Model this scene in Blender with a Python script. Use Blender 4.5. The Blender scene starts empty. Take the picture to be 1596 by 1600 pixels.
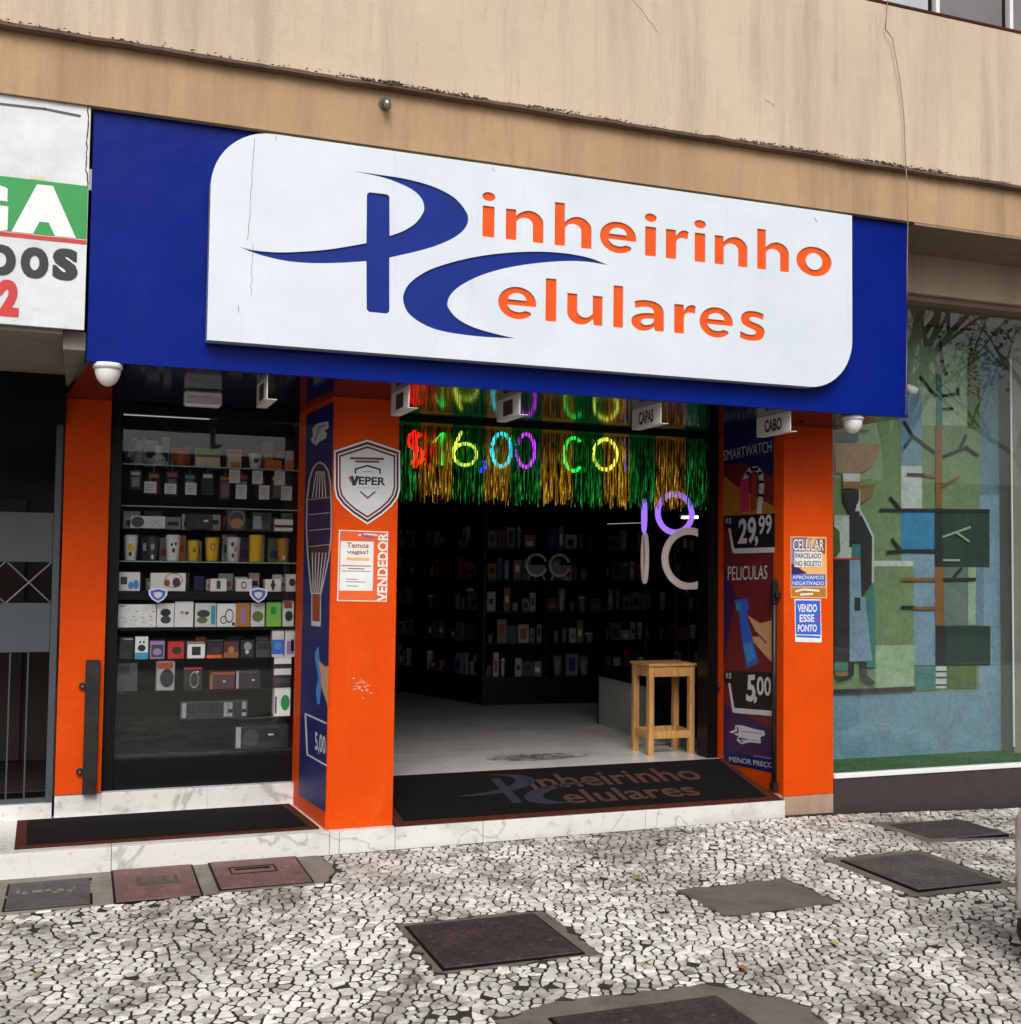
import bpy, bmesh, math, random
import numpy as np
from mathutils import Matrix, Vector
random.seed(7); rnd = random.Random(11)
scene = bpy.context.scene
COL = scene.collection

# ------------------------------------------------------------------ camera
CAM_R = ((0.93719436, -0.34859605, 0.01214642), (0.02800766, 0.04049654, -0.99878707), (0.34768134, 0.93639779, 0.04771649))
CAM_C = Vector((-1.43973870, -7.06932361, 1.62))
cam_d = bpy.data.cameras.new('camera'); cam = bpy.data.objects.new('camera', cam_d); COL.objects.link(cam)
cam_d.sensor_fit = 'HORIZONTAL'; cam_d.sensor_width = 36.0; cam_d.lens = 36.0*1800.0/1596.0
cam_d.clip_start = 0.05; cam_d.clip_end = 600
r0, r1, r2 = [Vector(r) for r in CAM_R]
m3 = Matrix((r0, -r1, -r2)).transposed()
cam.matrix_world = Matrix.Translation(CAM_C) @ m3.to_4x4()
scene.camera = cam

# ------------------------------------------------------------------ sky, sun, exposure
SUN_EL, SUN_AZ = math.radians(44), math.radians(194)      # azimuth clockwise from +Y
world = bpy.data.worlds.new('World'); scene.world = world; world.use_nodes = True
nt = world.node_tree
bg = nt.nodes['Background']
sky = nt.nodes.new('ShaderNodeTexSky'); sky.sky_type = 'NISHITA'; sky.sun_disc = False
sky.sun_elevation = SUN_EL; sky.sun_rotation = SUN_AZ; sky.air_density = 1.0; sky.dust_density = 6.0; sky.ozone_density = 1.0
hs = nt.nodes.new('ShaderNodeHueSaturation'); hs.inputs['Saturation'].default_value = 0.30   # overcast grey
nt.links.new(sky.outputs[0], hs.inputs['Color']); nt.links.new(hs.outputs[0], bg.inputs['Color'])
bg.inputs['Strength'].default_value = 0.13
sl = bpy.data.lights.new('sun', 'SUN'); sl.energy = 1.5; sl.angle = math.radians(35); sl.color = (1.0, 0.97, 0.93)
so = bpy.data.objects.new('sun', sl); COL.objects.link(so)
dirv = Vector((math.sin(SUN_AZ)*math.cos(SUN_EL), math.cos(SUN_AZ)*math.cos(SUN_EL), math.sin(SUN_EL)))
so.rotation_euler = dirv.to_track_quat('Z', 'Y').to_euler(); so.location = dirv*40
vs = scene.view_settings; vs.view_transform = 'Standard'; vs.look = 'None'; vs.gamma = 1.0; vs.exposure = 0.08
vs.use_curve_mapping = False
try:
    scene.cycles.use_denoising = True; scene.cycles.max_bounces = 8; scene.cycles.transparent_max_bounces = 16
    scene.cycles.caustics_reflective = False; scene.cycles.sample_clamp_indirect = 6.0
except Exception: pass

# ------------------------------------------------------------------ pixel of the photograph -> point on a real plane
def ray(px, py):
    a, b, c = px-798.0, py-800.0, 1800.0
    return Vector((CAM_R[0][0]*a+CAM_R[1][0]*b+CAM_R[2][0]*c, CAM_R[0][1]*a+CAM_R[1][1]*b+CAM_R[2][1]*c, CAM_R[0][2]*a+CAM_R[1][2]*b+CAM_R[2][2]*c))
def W(px, py, Y):
    r = ray(px, py); p = CAM_C+r*((Y-CAM_C.y)/r.y); return p
def WX(px, py, X):
    r = ray(px, py); return CAM_C+r*((X-CAM_C.x)/r.x)
def WZ(px, py, Z):
    r = ray(px, py); return CAM_C+r*((Z-CAM_C.z)/r.z)

# ------------------------------------------------------------------ materials
def lin(c):
    return tuple(((v/255.0)/12.92 if v/255.0 <= 0.04045 else ((v/255.0+0.055)/1.055)**2.4) for v in c)
MATS = {}
def M(name, rgb, rough=0.6, metal=0.0, var=0.08, vs_=6.0, bump=0.0, bs=80.0, spec=0.5, coat=0.0, emit=0.0):
    if name in MATS: return MATS[name]
    m = bpy.data.materials.new(name); m.use_nodes = True; n = m.node_tree.nodes; l = m.node_tree.links
    p = n['Principled BSDF']; c = lin(rgb)
    p.inputs['Roughness'].default_value = rough; p.inputs['Metallic'].default_value = metal
    p.inputs['Specular IOR Level'].default_value = spec; p.inputs['Coat Weight'].default_value = coat
    g = n.new('ShaderNodeNewGeometry')
    if var > 0:
        t = n.new('ShaderNodeTexNoise'); t.inputs['Scale'].default_value = vs_; t.inputs['Detail'].default_value = 6; t.inputs['Roughness'].default_value = 0.65
        l.new(g.outputs['Position'], t.inputs['Vector'])
        mx = n.new('ShaderNodeMix'); mx.data_type = 'RGBA'
        mr = n.new('ShaderNodeMapRange'); mr.inputs[1].default_value = 0.3; mr.inputs[2].default_value = 0.7
        l.new(t.outputs['Fac'], mr.inputs[0]); l.new(mr.outputs[0], mx.inputs[0])
        mx.inputs[6].default_value = (*[v*(1-var) for v in c], 1); mx.inputs[7].default_value = (*[min(1, v*(1+var)) for v in c], 1)
        l.new(mx.outputs[2], p.inputs['Base Color'])
    else:
        p.inputs['Base Color'].default_value = (*c, 1)
    if bump > 0:
        t2 = n.new('ShaderNodeTexNoise'); t2.inputs['Scale'].default_value = bs; t2.inputs['Detail'].default_value = 4
        l.new(g.outputs['Position'], t2.inputs['Vector'])
        b = n.new('ShaderNodeBump'); b.inputs['Strength'].default_value = bump; b.inputs['Distance'].default_value = 0.01
        l.new(t2.outputs['Fac'], b.inputs['Height']); l.new(b.outputs[0], p.inputs['Normal'])
    if emit > 0:
        p.inputs['Emission Color'].default_value = (*c, 1); p.inputs['Emission Strength'].default_value = emit
    MATS[name] = m; return m

def node_mat(name, rough=0.8):
    m = bpy.data.materials.new(name); m.use_nodes = True
    n = m.node_tree.nodes; l = m.node_tree.links; p = n['Principled BSDF']; p.inputs['Roughness'].default_value = rough
    g = n.new('ShaderNodeNewGeometry'); MATS[name] = m
    return m, n, l, p, g.outputs['Position']
def noise(n, l, pos, scale, detail=5, rough=0.6, stretch=None, dist=0.0):
    if stretch:
        mp = n.new('ShaderNodeMapping'); mp.inputs['Scale'].default_value = stretch; l.new(pos, mp.inputs['Vector']); pos = mp.outputs[0]
    t = n.new('ShaderNodeTexNoise'); t.inputs['Scale'].default_value = scale; t.inputs['Detail'].default_value = detail
    t.inputs['Roughness'].default_value = rough; t.inputs['Distortion'].default_value = dist; l.new(pos, t.inputs['Vector']); return t.outputs['Fac']
def rng(n, l, v, a, b, lo=0.0, hi=1.0):
    r = n.new('ShaderNodeMapRange'); r.inputs[1].default_value = a; r.inputs[2].default_value = b; r.inputs[3].default_value = lo; r.inputs[4].default_value = hi
    l.new(v, r.inputs[0]); return r.outputs[0]
def mix(n, l, fac, a, b, mode='MIX'):
    x = n.new('ShaderNodeMix'); x.data_type = 'RGBA'; x.blend_type = mode
    if isinstance(fac, float): x.inputs[0].default_value = fac
    else: l.new(fac, x.inputs[0])
    for i, v in ((6, a), (7, b)):
        if isinstance(v, tuple): x.inputs[i].default_value = (*v[:3], 1)
        else: l.new(v, x.inputs[i])
    return x.outputs[2]
def bumpy(n, l, p, h, s, d=0.01):
    b = n.new('ShaderNodeBump'); b.inputs['Strength'].default_value = s; b.inputs['Distance'].default_value = d
    l.new(h, b.inputs['Height']); l.new(b.outputs[0], p.inputs['Normal'])

def plaster(name, base, stain, grime, top_z=None):
    m, n, l, p, pos = node_mat(name, 0.9)
    c = mix(n, l, rng(n, l, noise(n, l, pos, 1.1, 6, 0.7), 0.3, 0.7), lin(base), lin(stain))
    streak = noise(n, l, pos, 2.4, 6, 0.7, (1.6, 1.6, 0.13))
    c = mix(n, l, rng(n, l, streak, 0.48, 0.74, 0.0, 0.75), c, lin(grime))
    c = mix(n, l, rng(n, l, noise(n, l, pos, 9.0, 6, 0.7, (1.5, 1.5, 0.22)), 0.56, 0.78, 0.0, 0.5), c, lin(grime))
    c = mix(n, l, rng(n, l, noise(n, l, pos, 0.55, 4, 0.6), 0.5, 0.75, 0.0, 0.4), c, lin(stain))
    blot = noise(n, l, pos, 5.0, 6, 0.7)
    c = mix(n, l, rng(n, l, blot, 0.6, 0.8, 0.0, 0.4), c, lin(grime))
    fine = noise(n, l, pos, 70, 4, 0.7)
    c = mix(n, l, rng(n, l, noise(n, l, pos, 22, 5, 0.75), 0.35, 0.7, 0.0, 0.25), c, lin(tuple(v*0.84 for v in base)))
    c = mix(n, l, rng(n, l, fine, 0.2, 0.8, 0.0, 0.3), c, lin(tuple(v*0.78 for v in base)))
    l.new(c, p.inputs['Base Color']); bumpy(n, l, p, fine, 0.5, 0.008); return m
plaster('upper_plaster', (211, 192, 169), (197, 178, 156), (146, 133, 120))
plaster('beam_plaster', (190, 158, 122), (170, 138, 104), (118, 96, 76))
plaster('soffit_plaster', (150, 128, 106), (138, 116, 96), (98, 84, 70))
plaster('plinth_plaster', (190, 160, 140), (170, 142, 122), (110, 98, 88))
plaster('cement', (118, 110, 100), (88, 82, 74), (50, 50, 38))
plaster('cement_pale', (146, 138, 126), (108, 101, 90), (56, 54, 42))
plaster('grey_board', (150, 144, 130), (134, 128, 116), (88, 84, 74))

def marble(name, base=(218, 218, 215)):
    m, n, l, p, pos = node_mat(name, 0.22)
    a = noise(n, l, pos, 1.1, 6, 0.5, None, 0.8)
    ab = n.new('ShaderNodeMath'); ab.operation = 'ABSOLUTE'; sb = n.new('ShaderNodeMath'); sb.operation = 'SUBTRACT'; sb.inputs[1].default_value = 0.5
    l.new(a, sb.inputs[0]); l.new(sb.outputs[0], ab.inputs[0])
    c = mix(n, l, rng(n, l, ab.outputs[0], 0.0, 0.010, 0.55, 0.0), lin(base), lin((128, 126, 124)))
    c = mix(n, l, rng(n, l, noise(n, l, pos, 3.5, 6), 0.5, 0.8, 0.0, 0.45), c, lin((176, 173, 168)))
    c = mix(n, l, rng(n, l, noise(n, l, pos, 14, 8, 0.78), 0.56, 0.72, 0.0, 0.7), c, lin((112, 104, 92)))
    c = mix(n, l, rng(n, l, noise(n, l, pos, 1.9, 7, 0.7, (1, 1, 2.5)), 0.55, 0.75, 0.0, 0.5), c, lin((150, 143, 132)))
    l.new(c, p.inputs['Base Color']); return m
marble('marble')
m, n, l, p, pos = node_mat('porcelain_floor', 0.07)
c = mix(n, l, rng(n, l, noise(n, l, pos, 2.0, 7, 0.65, None, 1.0), 0.35, 0.7), lin((222, 221, 217)), lin((196, 194, 190)))
c = mix(n, l, rng(n, l, noise(n, l, pos, 26, 8, 0.8), 0.62, 0.75, 0.0, 0.5), c, lin((90, 86, 80)))
l.new(c, p.inputs['Base Color'])

def orange_paint():
    m, n, l, p, pos = node_mat('orange_paint', 0.5); p.inputs['Specular IOR Level'].default_value = 0.12
    c = mix(n, l, rng(n, l, noise(n, l, pos, 2.2, 6, 0.7), 0.3, 0.7), lin((232, 86, 2)), lin((216, 70, 2)))
    c = mix(n, l, rng(n, l, noise(n, l, pos, 75, 6, 0.75), 0.3, 0.7, 0.0, 0.55), c, lin((196, 58, 2)))
    c = mix(n, l, rng(n, l, noise(n, l, pos, 5.0, 7, 0.75, (1, 1, 0.5)), 0.55, 0.75, 0.0, 0.35), c, lin((226, 112, 50)))
    c = mix(n, l, rng(n, l, noise(n, l, pos, 9.5, 8, 0.8), 0.64, 0.74, 0.0, 0.55), c, lin((122, 58, 34)))
    c = mix(n, l, rng(n, l, noise(n, l, pos, 40, 6, 0.8), 0.70, 0.78, 0.0, 0.6), c, lin((92, 52, 36)))
    l.new(c, p.inputs['Base Color']); bumpy(n, l, p, noise(n, l, pos, 110, 5, 0.75), 0.7, 0.006); return m
orange_paint()
def blue_panel():
    m, n, l, p, pos = node_mat('blue_panel', 0.25); p.inputs['Specular IOR Level'].default_value = 0.09
    c = mix(n, l, rng(n, l, noise(n, l, pos, 1.2, 6, 0.7), 0.3, 0.7), lin((1, 25, 112)), lin((2, 31, 124)))
    c = mix(n, l, rng(n, l, noise(n, l, pos, 3.0, 7, 0.7, (1.3, 1.3, 0.22)), 0.56, 0.8, 0.0, 0.35), c, lin((34, 50, 112)))
    l.new(c, p.inputs['Base Color'])
    l.new(rng(n, l, noise(n, l, pos, 2.5, 6, 0.7), 0.3, 0.7, 0.18, 0.42), p.inputs['Roughness']); bumpy(n, l, p, noise(n, l, pos, 1.6, 3), 0.22, 0.06); return m
blue_panel()
def sign_white():
    m, n, l, p, pos = node_mat('sign_white', 0.45)
    c = mix(n, l, rng(n, l, noise(n, l, pos, 2.0, 6, 0.7), 0.35, 0.75), lin((210, 219, 228)), lin((198, 208, 217)))
    c = mix(n, l, rng(n, l, noise(n, l, pos, 4.0, 8, 0.75, (2.5, 2.5, 0.15)), 0.58, 0.8, 0.0, 0.38), c, lin((160, 165, 170)))
    c = mix(n, l, rng(n, l, noise(n, l, pos, 42, 6, 0.8), 0.70, 0.78, 0.0, 0.3), c, lin((110, 110, 110)))
    l.new(c, p.inputs['Base Color']); return m
sign_white()
def banner_white():
    m, n, l, p, pos = node_mat('banner_white', 0.55)
    c = mix(n, l, rng(n, l, noise(n, l, pos, 3.0, 7, 0.75), 0.35, 0.75), lin((214, 218, 222)), lin((184, 188, 192)))
    c = mix(n, l, rng(n, l, noise(n, l, pos, 16, 7, 0.8, (1, 1, 1.6)), 0.6, 0.75, 0.0, 0.5), c, lin((118, 118, 118)))
    l.new(c, p.inputs['Base Color']); bumpy(n, l, p, noise(n, l, pos, 4, 3), 0.25, 0.03); return m
banner_white()

def glass(name, tint=(0.93, 0.95, 0.94), ior=1.5, rough=0.0):
    m = bpy.data.materials.new(name); m.use_nodes = True; n = m.node_tree.nodes; l = m.node_tree.links
    n.remove(n['Principled BSDF']); out = n['Material Output']
    t = n.new('ShaderNodeBsdfTransparent'); t.inputs[0].default_value = (*tint, 1)
    g = n.new('ShaderNodeBsdfGlossy'); g.inputs['Roughness'].default_value = rough
    f = n.new('ShaderNodeFresnel'); f.inputs[0].default_value = ior
    gm = n.new('ShaderNodeNewGeometry'); iv = n.new('ShaderNodeMath'); iv.operation = 'SUBTRACT'; iv.inputs[0].default_value = 1.0; l.new(gm.outputs['Backfacing'], iv.inputs[1])
    mu_ = n.new('ShaderNodeMath'); mu_.operation = 'MULTIPLY'; l.new(f.outputs[0], mu_.inputs[0]); l.new(iv.outputs[0], mu_.inputs[1])
    x = n.new('ShaderNodeMixShader'); l.new(mu_.outputs[0], x.inputs[0]); l.new(t.outputs[0], x.inputs[1]); l.new(g.outputs[0], x.inputs[2]); l.new(x.outputs[0], out.inputs[0])
    MATS[name] = m; return m
glass('clear_glass', (0.98, 0.985, 0.98), 1.65); glass('shop_glass', (0.95, 0.975, 0.965), 2.0)

m, n, l, p, pos = node_mat('soffit_gloss', 0.10)
p.inputs['Base Color'].default_value = (*lin((8, 12, 44)), 1); p.inputs['Specular IOR Level'].default_value = 0.45
bumpy(n, l, p, noise(n, l, pos, 1.5, 2), 0.04, 0.02)
m, n, l, p, pos = node_mat('stone', 0.62)
at = n.new('ShaderNodeAttribute'); at.attribute_name = 'tint'
c = mix(n, l, rng(n, l, noise(n, l, pos, 0.75, 7, 0.74), 0.47, 0.62, 0.0, 0.66), at.outputs['Color'], lin((128, 122, 112)))
c = mix(n, l, rng(n, l, noise(n, l, pos, 2.6, 8, 0.78), 0.51, 0.66, 0.0, 0.85), c, lin((98, 90, 76)))
c = mix(n, l, rng(n, l, noise(n, l, pos, 1.7, 7, 0.75, (1, 1.4, 1)), 0.57, 0.70, 0.0, 0.75), c, lin((78, 75, 56)))
c = mix(n, l, rng(n, l, noise(n, l, pos, 26, 7, 0.75), 0.56, 0.8, 0.0, 0.5), c, lin((168, 160, 150)))
c = mix(n, l, rng(n, l, noise(n, l, pos, 85, 6, 0.8), 0.60, 0.76, 0.0, 0.65), c, lin((104, 98, 90)))
l.new(c, p.inputs['Base Color']); bumpy(n, l, p, noise(n, l, pos, 55, 6, 0.75), 0.8, 0.008)
m, n, l, p, pos = node_mat('joint_dirt', 0.95)
c = mix(n, l, rng(n, l, noise(n, l, pos, 6, 7, 0.7), 0.35, 0.65), lin((30, 27, 23)), lin((50, 45, 38)))
c = mix(n, l, rng(n, l, noise(n, l, pos, 2.2, 7, 0.75), 0.55, 0.68, 0.0, 0.8), c, lin((48, 54, 24)))
l.new(c, p.inputs['Base Color']); bumpy(n, l, p, noise(n, l, pos, 90, 5, 0.7), 0.9, 0.01)
m, n, l, p, pos = node_mat('far_paving', 0.8)
v = n.new('ShaderNodeTexVoronoi'); v.feature = 'DISTANCE_TO_EDGE'; v.inputs['Scale'].default_value = 13.0; l.new(pos, v.inputs['Vector'])
v2 = n.new('ShaderNodeTexVoronoi'); v2.inputs['Scale'].default_value = 13.0; l.new(pos, v2.inputs['Vector'])
cc = mix(n, l, rng(n, l, v2.outputs['Color'], 0.0, 1.0), lin((190, 184, 174)), lin((150, 142, 132)))
c = mix(n, l, rng(n, l, v.outputs['Distance'], 0.04, 0.08), lin((66, 60, 52)), cc)
l.new(c, p.inputs['Base Color'])

def foil(name, rgb):
    m, n, l, p, pos = node_mat(name, 0.24)
    p.inputs['Metallic'].default_value = 1.0; p.inputs['Base Color'].default_value = (*lin(rgb), 1); return m
foil('foil_gold', (255, 208, 70)); foil('foil_green', (50, 186, 84))
def wood(name, a, b):
    m, n, l, p, pos = node_mat(name, 0.55)
    g1 = noise(n, l, pos, 9, 6, 0.65, (6, 6, 0.5), 0.6)
    l.new(mix(n, l, rng(n, l, g1, 0.35, 0.65), lin(a), lin(b)), p.inputs['Base Color']); bumpy(n, l, p, g1, 0.15, 0.004); return m
wood('pine', (206, 160, 98), (168, 116, 62))
m, n, l, p, pos = node_mat('dark_metal', 0.45)
p.inputs['Metallic'].default_value = 0.2
l.new(mix(n, l, rng(n, l, noise(n, l, pos, 9, 7, 0.75), 0.4, 0.7), lin((26, 25, 26)), lin((52, 46, 42))), p.inputs['Base Color'])
def iron(name, a, b, c3):
    m, n, l, p, pos = node_mat(name, 0.68)
    c = mix(n, l, rng(n, l, noise(n, l, pos, 7, 8, 0.75), 0.35, 0.65), lin(a), lin(b))
    c = mix(n, l, rng(n, l, noise(n, l, pos, 30, 7, 0.8), 0.54, 0.70, 0.0, 0.8), c, lin(c3))
    c = mix(n, l, rng(n, l, noise(n, l, pos, 3.2, 7, 0.75), 0.52, 0.68, 0.0, 0.7), c, lin((88, 70, 56)))
    c = mix(n, l, rng(n, l, noise(n, l, pos, 5.5, 7, 0.8, (1, 1, 1)), 0.58, 0.7, 0.0, 0.6), c, lin((40, 36, 33)))
    l.new(c, p.inputs['Base Color']); bumpy(n, l, p, noise(n, l, pos, 60, 6, 0.7), 0.6, 0.008); return m
iron('maroon_iron', (58, 44, 44), (40, 32, 32), (104, 94, 86)); iron('grey_iron', (60, 57, 55), (86, 82, 78), (118, 112, 102))
iron('slate_iron', (58, 58, 58), (84, 84, 80), (128, 124, 116)); iron('red_clay', (124, 88, 80), (86, 66, 62), (150, 136, 124))
M('mural_base', (120, 146, 100), 0.85)
M('black_frame', (6, 6, 7), 0.4, 0, 0.1, spec=0.25); M('black_matt', (5, 5, 6), 0.7, 0, 0.1, spec=0.2); M('black_print', (22, 22, 24), 0.5, 0, 0.05)
M('white_plastic', (226, 226, 224), 0.4, 0, 0.04); M('logo_blue', (10, 38, 124), 0.5, 0, 0.08, spec=0.2); M('letter_orange', (222, 84, 24), 0.55, 0, 0.06, spec=0.2)
M('red_edge', (70, 32, 22), 0.9, 0, 0.4, 30, 0.6, spec=0.2); M('mat_black', (16, 14, 15), 0.95, 0, 0.5, 60, 0.9, 220, spec=0.15)
M('steel', (150, 150, 150), 0.35, 0.8)
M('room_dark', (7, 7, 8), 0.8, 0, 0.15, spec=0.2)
M('dust_white', (206, 206, 204), 0.6, 0, 0.08)

# ------------------------------------------------------------------ mesh builders
class S:
    def __init__(s): s.v = []; s.f = []
    def add(s, V, F):
        k = len(s.v); s.v += [tuple(p) for p in V]; s.f += [tuple(i+k for i in q) for q in F]; return s
    def box(s, x0, x1, y0, y1, z0, z1):
        V = [(x, y, z) for z in (z0, z1) for y in (y0, y1) for x in (x0, x1)]
        return s.add(V, [(0, 2, 3, 1), (4, 5, 7, 6), (0, 1, 5, 4), (2, 6, 7, 3), (0, 4, 6, 2), (1, 3, 7, 5)])
    def prism(s, pts, fa, fb):                   # pts 2-D, fa/fb map (u,v) to 3-D for the two caps
        k = len(pts); V = [fa(u, w) for u, w in pts]+[fb(u, w) for u, w in pts]
        return s.add(V, [tuple(range(k)), tuple(range(2*k-1, k-1, -1))]+[(i, i+k, (i+1) % k+k, (i+1) % k) for i in range(k)])
    def poly(s, pts): return s.add(pts, [tuple(range(len(pts)))])
    def tube(s, pts, r, n=8, caps=True, rr=None):
        pts = [Vector(p) for p in pts]; V = []; k = len(pts)
        for i, p in enumerate(pts):
            t = (pts[min(i+1, k-1)]-pts[max(i-1, 0)])
            t = t.normalized() if t.length > 0 else Vector((0, 0, 1))
            u = t.cross(Vector((0, 0, 1)));  u = Vector((1, 0, 0)) if u.length < 1e-3 else u.normalized()
            w = t.cross(u); q = rr[i] if rr else r
            V += [p+(u*math.cos(a)+w*math.sin(a))*q for a in [2*math.pi*j/n for j in range(n)]]
        F = [(i*n+j, i*n+(j+1) % n, (i+1)*n+(j+1) % n, (i+1)*n+j) for i in range(k-1) for j in range(n)]
        if caps: F += [tuple(range(n)), tuple(range(k*n-1, (k-1)*n-1, -1))]
        return s.add(V, F)
    def ring(s, cen, u, v, R, r, n=28, m=8, a0=0.0, a1=2*math.pi):
        cen, u, v = Vector(cen), Vector(u), Vector(v); w = u.cross(v).normalized(); V = []; full = abs(a1-a0-2*math.pi) < 1e-6
        k = n if full else n+1
        for i in range(k):
            a = a0+(a1-a0)*i/n; d = u*math.cos(a)+v*math.sin(a)
            V += [cen+d*R+(d*math.cos(b)+w*math.sin(b))*r for b in [2*math.pi*j/m for j in range(m)]]
        F = [(i*m+j, ((i+1) % k)*m+j, ((i+1) % k)*m+(j+1) % m, i*m+(j+1) % m) for i in range(n) for j in range(m)]
        return s.add(V, F)
    def lathe(s, cx, cy, prof, n=16):
        V = [(cx+r*math.cos(2*math.pi*j/n), cy+r*math.sin(2*math.pi*j/n), z) for r, z in prof for j in range(n)]; k = len(prof)
        F = [(i*n+j, i*n+(j+1) % n, (i+1)*n+(j+1) % n, (i+1)*n+j) for i in range(k-1) for j in range(n)]
        F += [tuple(range(n-1, -1, -1)), tuple(range((k-1)*n, k*n))]
        return s.add(V, F)
    def mesh(s, name, bevel=0.0, smooth=False):
        me = bpy.data.meshes.new(name); me.from_pydata(s.v, [], s.f)
        b = bmesh.new(); b.from_mesh(me)
        if bevel > 0: bmesh.ops.bevel(b, geom=list(b.edges), offset=bevel, segments=1, affect='EDGES', clamp_overlap=True)
        bmesh.ops.recalc_face_normals(b, faces=list(b.faces)); b.to_mesh(me); b.free()
        if smooth:
            for q in me.polygons: q.use_smooth = True
        return me
    def obj(s, name, mat, parent=None, bevel=0.0, smooth=False, **pr):
        return link(name, s.mesh(name, bevel, smooth), mat, parent, **pr)
def link(name, me, mat, parent=None, **pr):
    o = bpy.data.objects.new(name, me); COL.objects.link(o)
    if mat is not None and len(me.materials) == 0: me.materials.append(MATS[mat] if isinstance(mat, str) else mat)
    if parent is not None:
        o.parent = parent; o.matrix_parent_inverse = Matrix.Translation(-parent.location)
        if parent.parent is not None: o.matrix_parent_inverse = Matrix.Identity(4)
    for k, v in pr.items(): o[k] = v
    return o
def T(name, label, cat, loc=(0, 0, 0), group=None):
    o = bpy.data.objects.new(name, None); COL.objects.link(o); o.location = loc; o.empty_display_size = 0.1
    o['label'] = label; o['category'] = cat
    if group: o['group'] = group
    return o
def tag(o, label, cat, group=None):
    o['label'] = label; o['category'] = cat
    if group: o['group'] = group
    return o
def struct(o): o['kind'] = 'structure'; return o
def BX(*a): return S().box(*a)

# lettering: outline font meshes normalised to a unit box
_T = {}
def text2d(s, bold=0.0):
    if (s, bold) in _T: return _T[(s, bold)]
    cu = bpy.data.curves.new('lettering', 'FONT'); cu.body = s; cu.size = 1.0; cu.offset = bold; cu.resolution_u = 4; cu.align_x = 'LEFT'
    o = bpy.data.objects.new('lettering', cu); COL.objects.link(o); bpy.context.view_layer.update()
    dg = bpy.context.evaluated_depsgraph_get(); me = bpy.data.meshes.new_from_object(o.evaluated_get(dg))
    bpy.data.objects.remove(o); bpy.data.curves.remove(cu)
    b = bmesh.new(); b.from_mesh(me); bmesh.ops.remove_doubles(b, verts=b.verts, dist=1e-5); b.to_mesh(me); b.free()
    V = [tuple(v.co[:2]) for v in me.vertices]; F = [tuple(q.vertices) for q in me.polygons]; bpy.data.meshes.remove(me)
    x0 = min(v[0] for v in V); x1 = max(v[0] for v in V); y0 = min(v[1] for v in V); y1 = max(v[1] for v in V)
    V = [((a-x0)/(x1-x0), (c-y0)/(y1-y0)) for a, c in V]
    _T[(s, bold)] = (V, F); return V, F
def text_on(name, s, fn, mat, parent, bold=0.0):
    V, F = text2d(s, bold); return S().add([fn(u, v) for u, v in V], F).obj(name, mat, parent)
def rectY(tl, br, Y):                            # map of the unit box on a facade-parallel plane
    a, b = W(*tl, Y), W(*br, Y)
    return lambda u, v: (a.x+(b.x-a.x)*u, Y, b.z+(a.z-b.z)*v)
def rectXZ(x0, x1, z0, z1, Y): return lambda u, v: (x0+(x1-x0)*u, Y, z0+(z1-z0)*v)
def rectX(y0, y1, z0, z1, X): return lambda u, v: (X, y0+(y1-y0)*u, z0+(z1-z0)*v)
def smooth_loop(pts, corners=(), k=6):
    out = []; N = len(pts)
    for i in range(N):
        p1, p2 = pts[i], pts[(i+1) % N]; p0 = pts[i-1]; p3 = pts[(i+2) % N]
        if i in corners: p0 = p1
        if (i+1) % N in corners: p3 = p2
        for j in range(k):
            t = j/k
            out.append(tuple(0.5*((2*p1[d])+(-p0[d]+p2[d])*t+(2*p0[d]-5*p1[d]+4*p2[d]-p3[d])*t*t+(-p0[d]+3*p1[d]-3*p2[d]+p3[d])*t**3) for d in (0, 1)))
    return out
def loops_of(V, F):
    cnt = {}
    for q in F:
        for i in range(len(q)):
            e = (q[i], q[(i+1) % len(q)]); cnt[tuple(sorted(e))] = cnt.get(tuple(sorted(e)), 0)+1
    nx = {}
    for q in F:
        for i in range(len(q)):
            a, b = q[i], q[(i+1) % len(q)]
            if cnt[tuple(sorted((a, b)))] == 1: nx[a] = b
    res = []
    while nx:
        a = next(iter(nx)); lp = []
        while a in nx: lp.append(V[a]); a = nx.pop(a)
        if len(lp) > 2: res.append(lp)
    return res
def filled(loops, name):                         # flat mesh of 2-D loops, even-odd holes
    cu = bpy.data.curves.new(name, 'CURVE'); cu.dimensions = '2D'; cu.fill_mode = 'BOTH'
    for lp in loops:
        sp = cu.splines.new('POLY'); sp.points.add(len(lp)-1)
        for q, w in zip(sp.points, lp): q.co = (w[0], w[1], 0, 1)
        sp.use_cyclic_u = True
    o = bpy.data.objects.new(name, cu); COL.objects.link(o); bpy.context.view_layer.update()
    me = bpy.data.meshes.new_from_object(o.evaluated_get(bpy.context.evaluated_depsgraph_get()))
    V = [tuple(v.co[:2]) for v in me.vertices]; F = [tuple(q.vertices) for q in me.polygons]
    bpy.data.objects.remove(o); bpy.data.curves.remove(cu); bpy.data.meshes.remove(me); return V, F
def thick(V, F, Y0, Y1):                         # flat XZ mesh -> slab between Y0 (front) and Y1
    s = S(); s.add([(a, Y0, b) for a, b in V], F)
    for lp in loops_of(V, F):
        k = len(lp); s.add([(a, Y0, b) for a, b in lp]+[(a, Y1, b) for a, b in lp], [(i, (i+1) % k, (i+1) % k+k, i+k) for i in range(k)])
    return s

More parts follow.
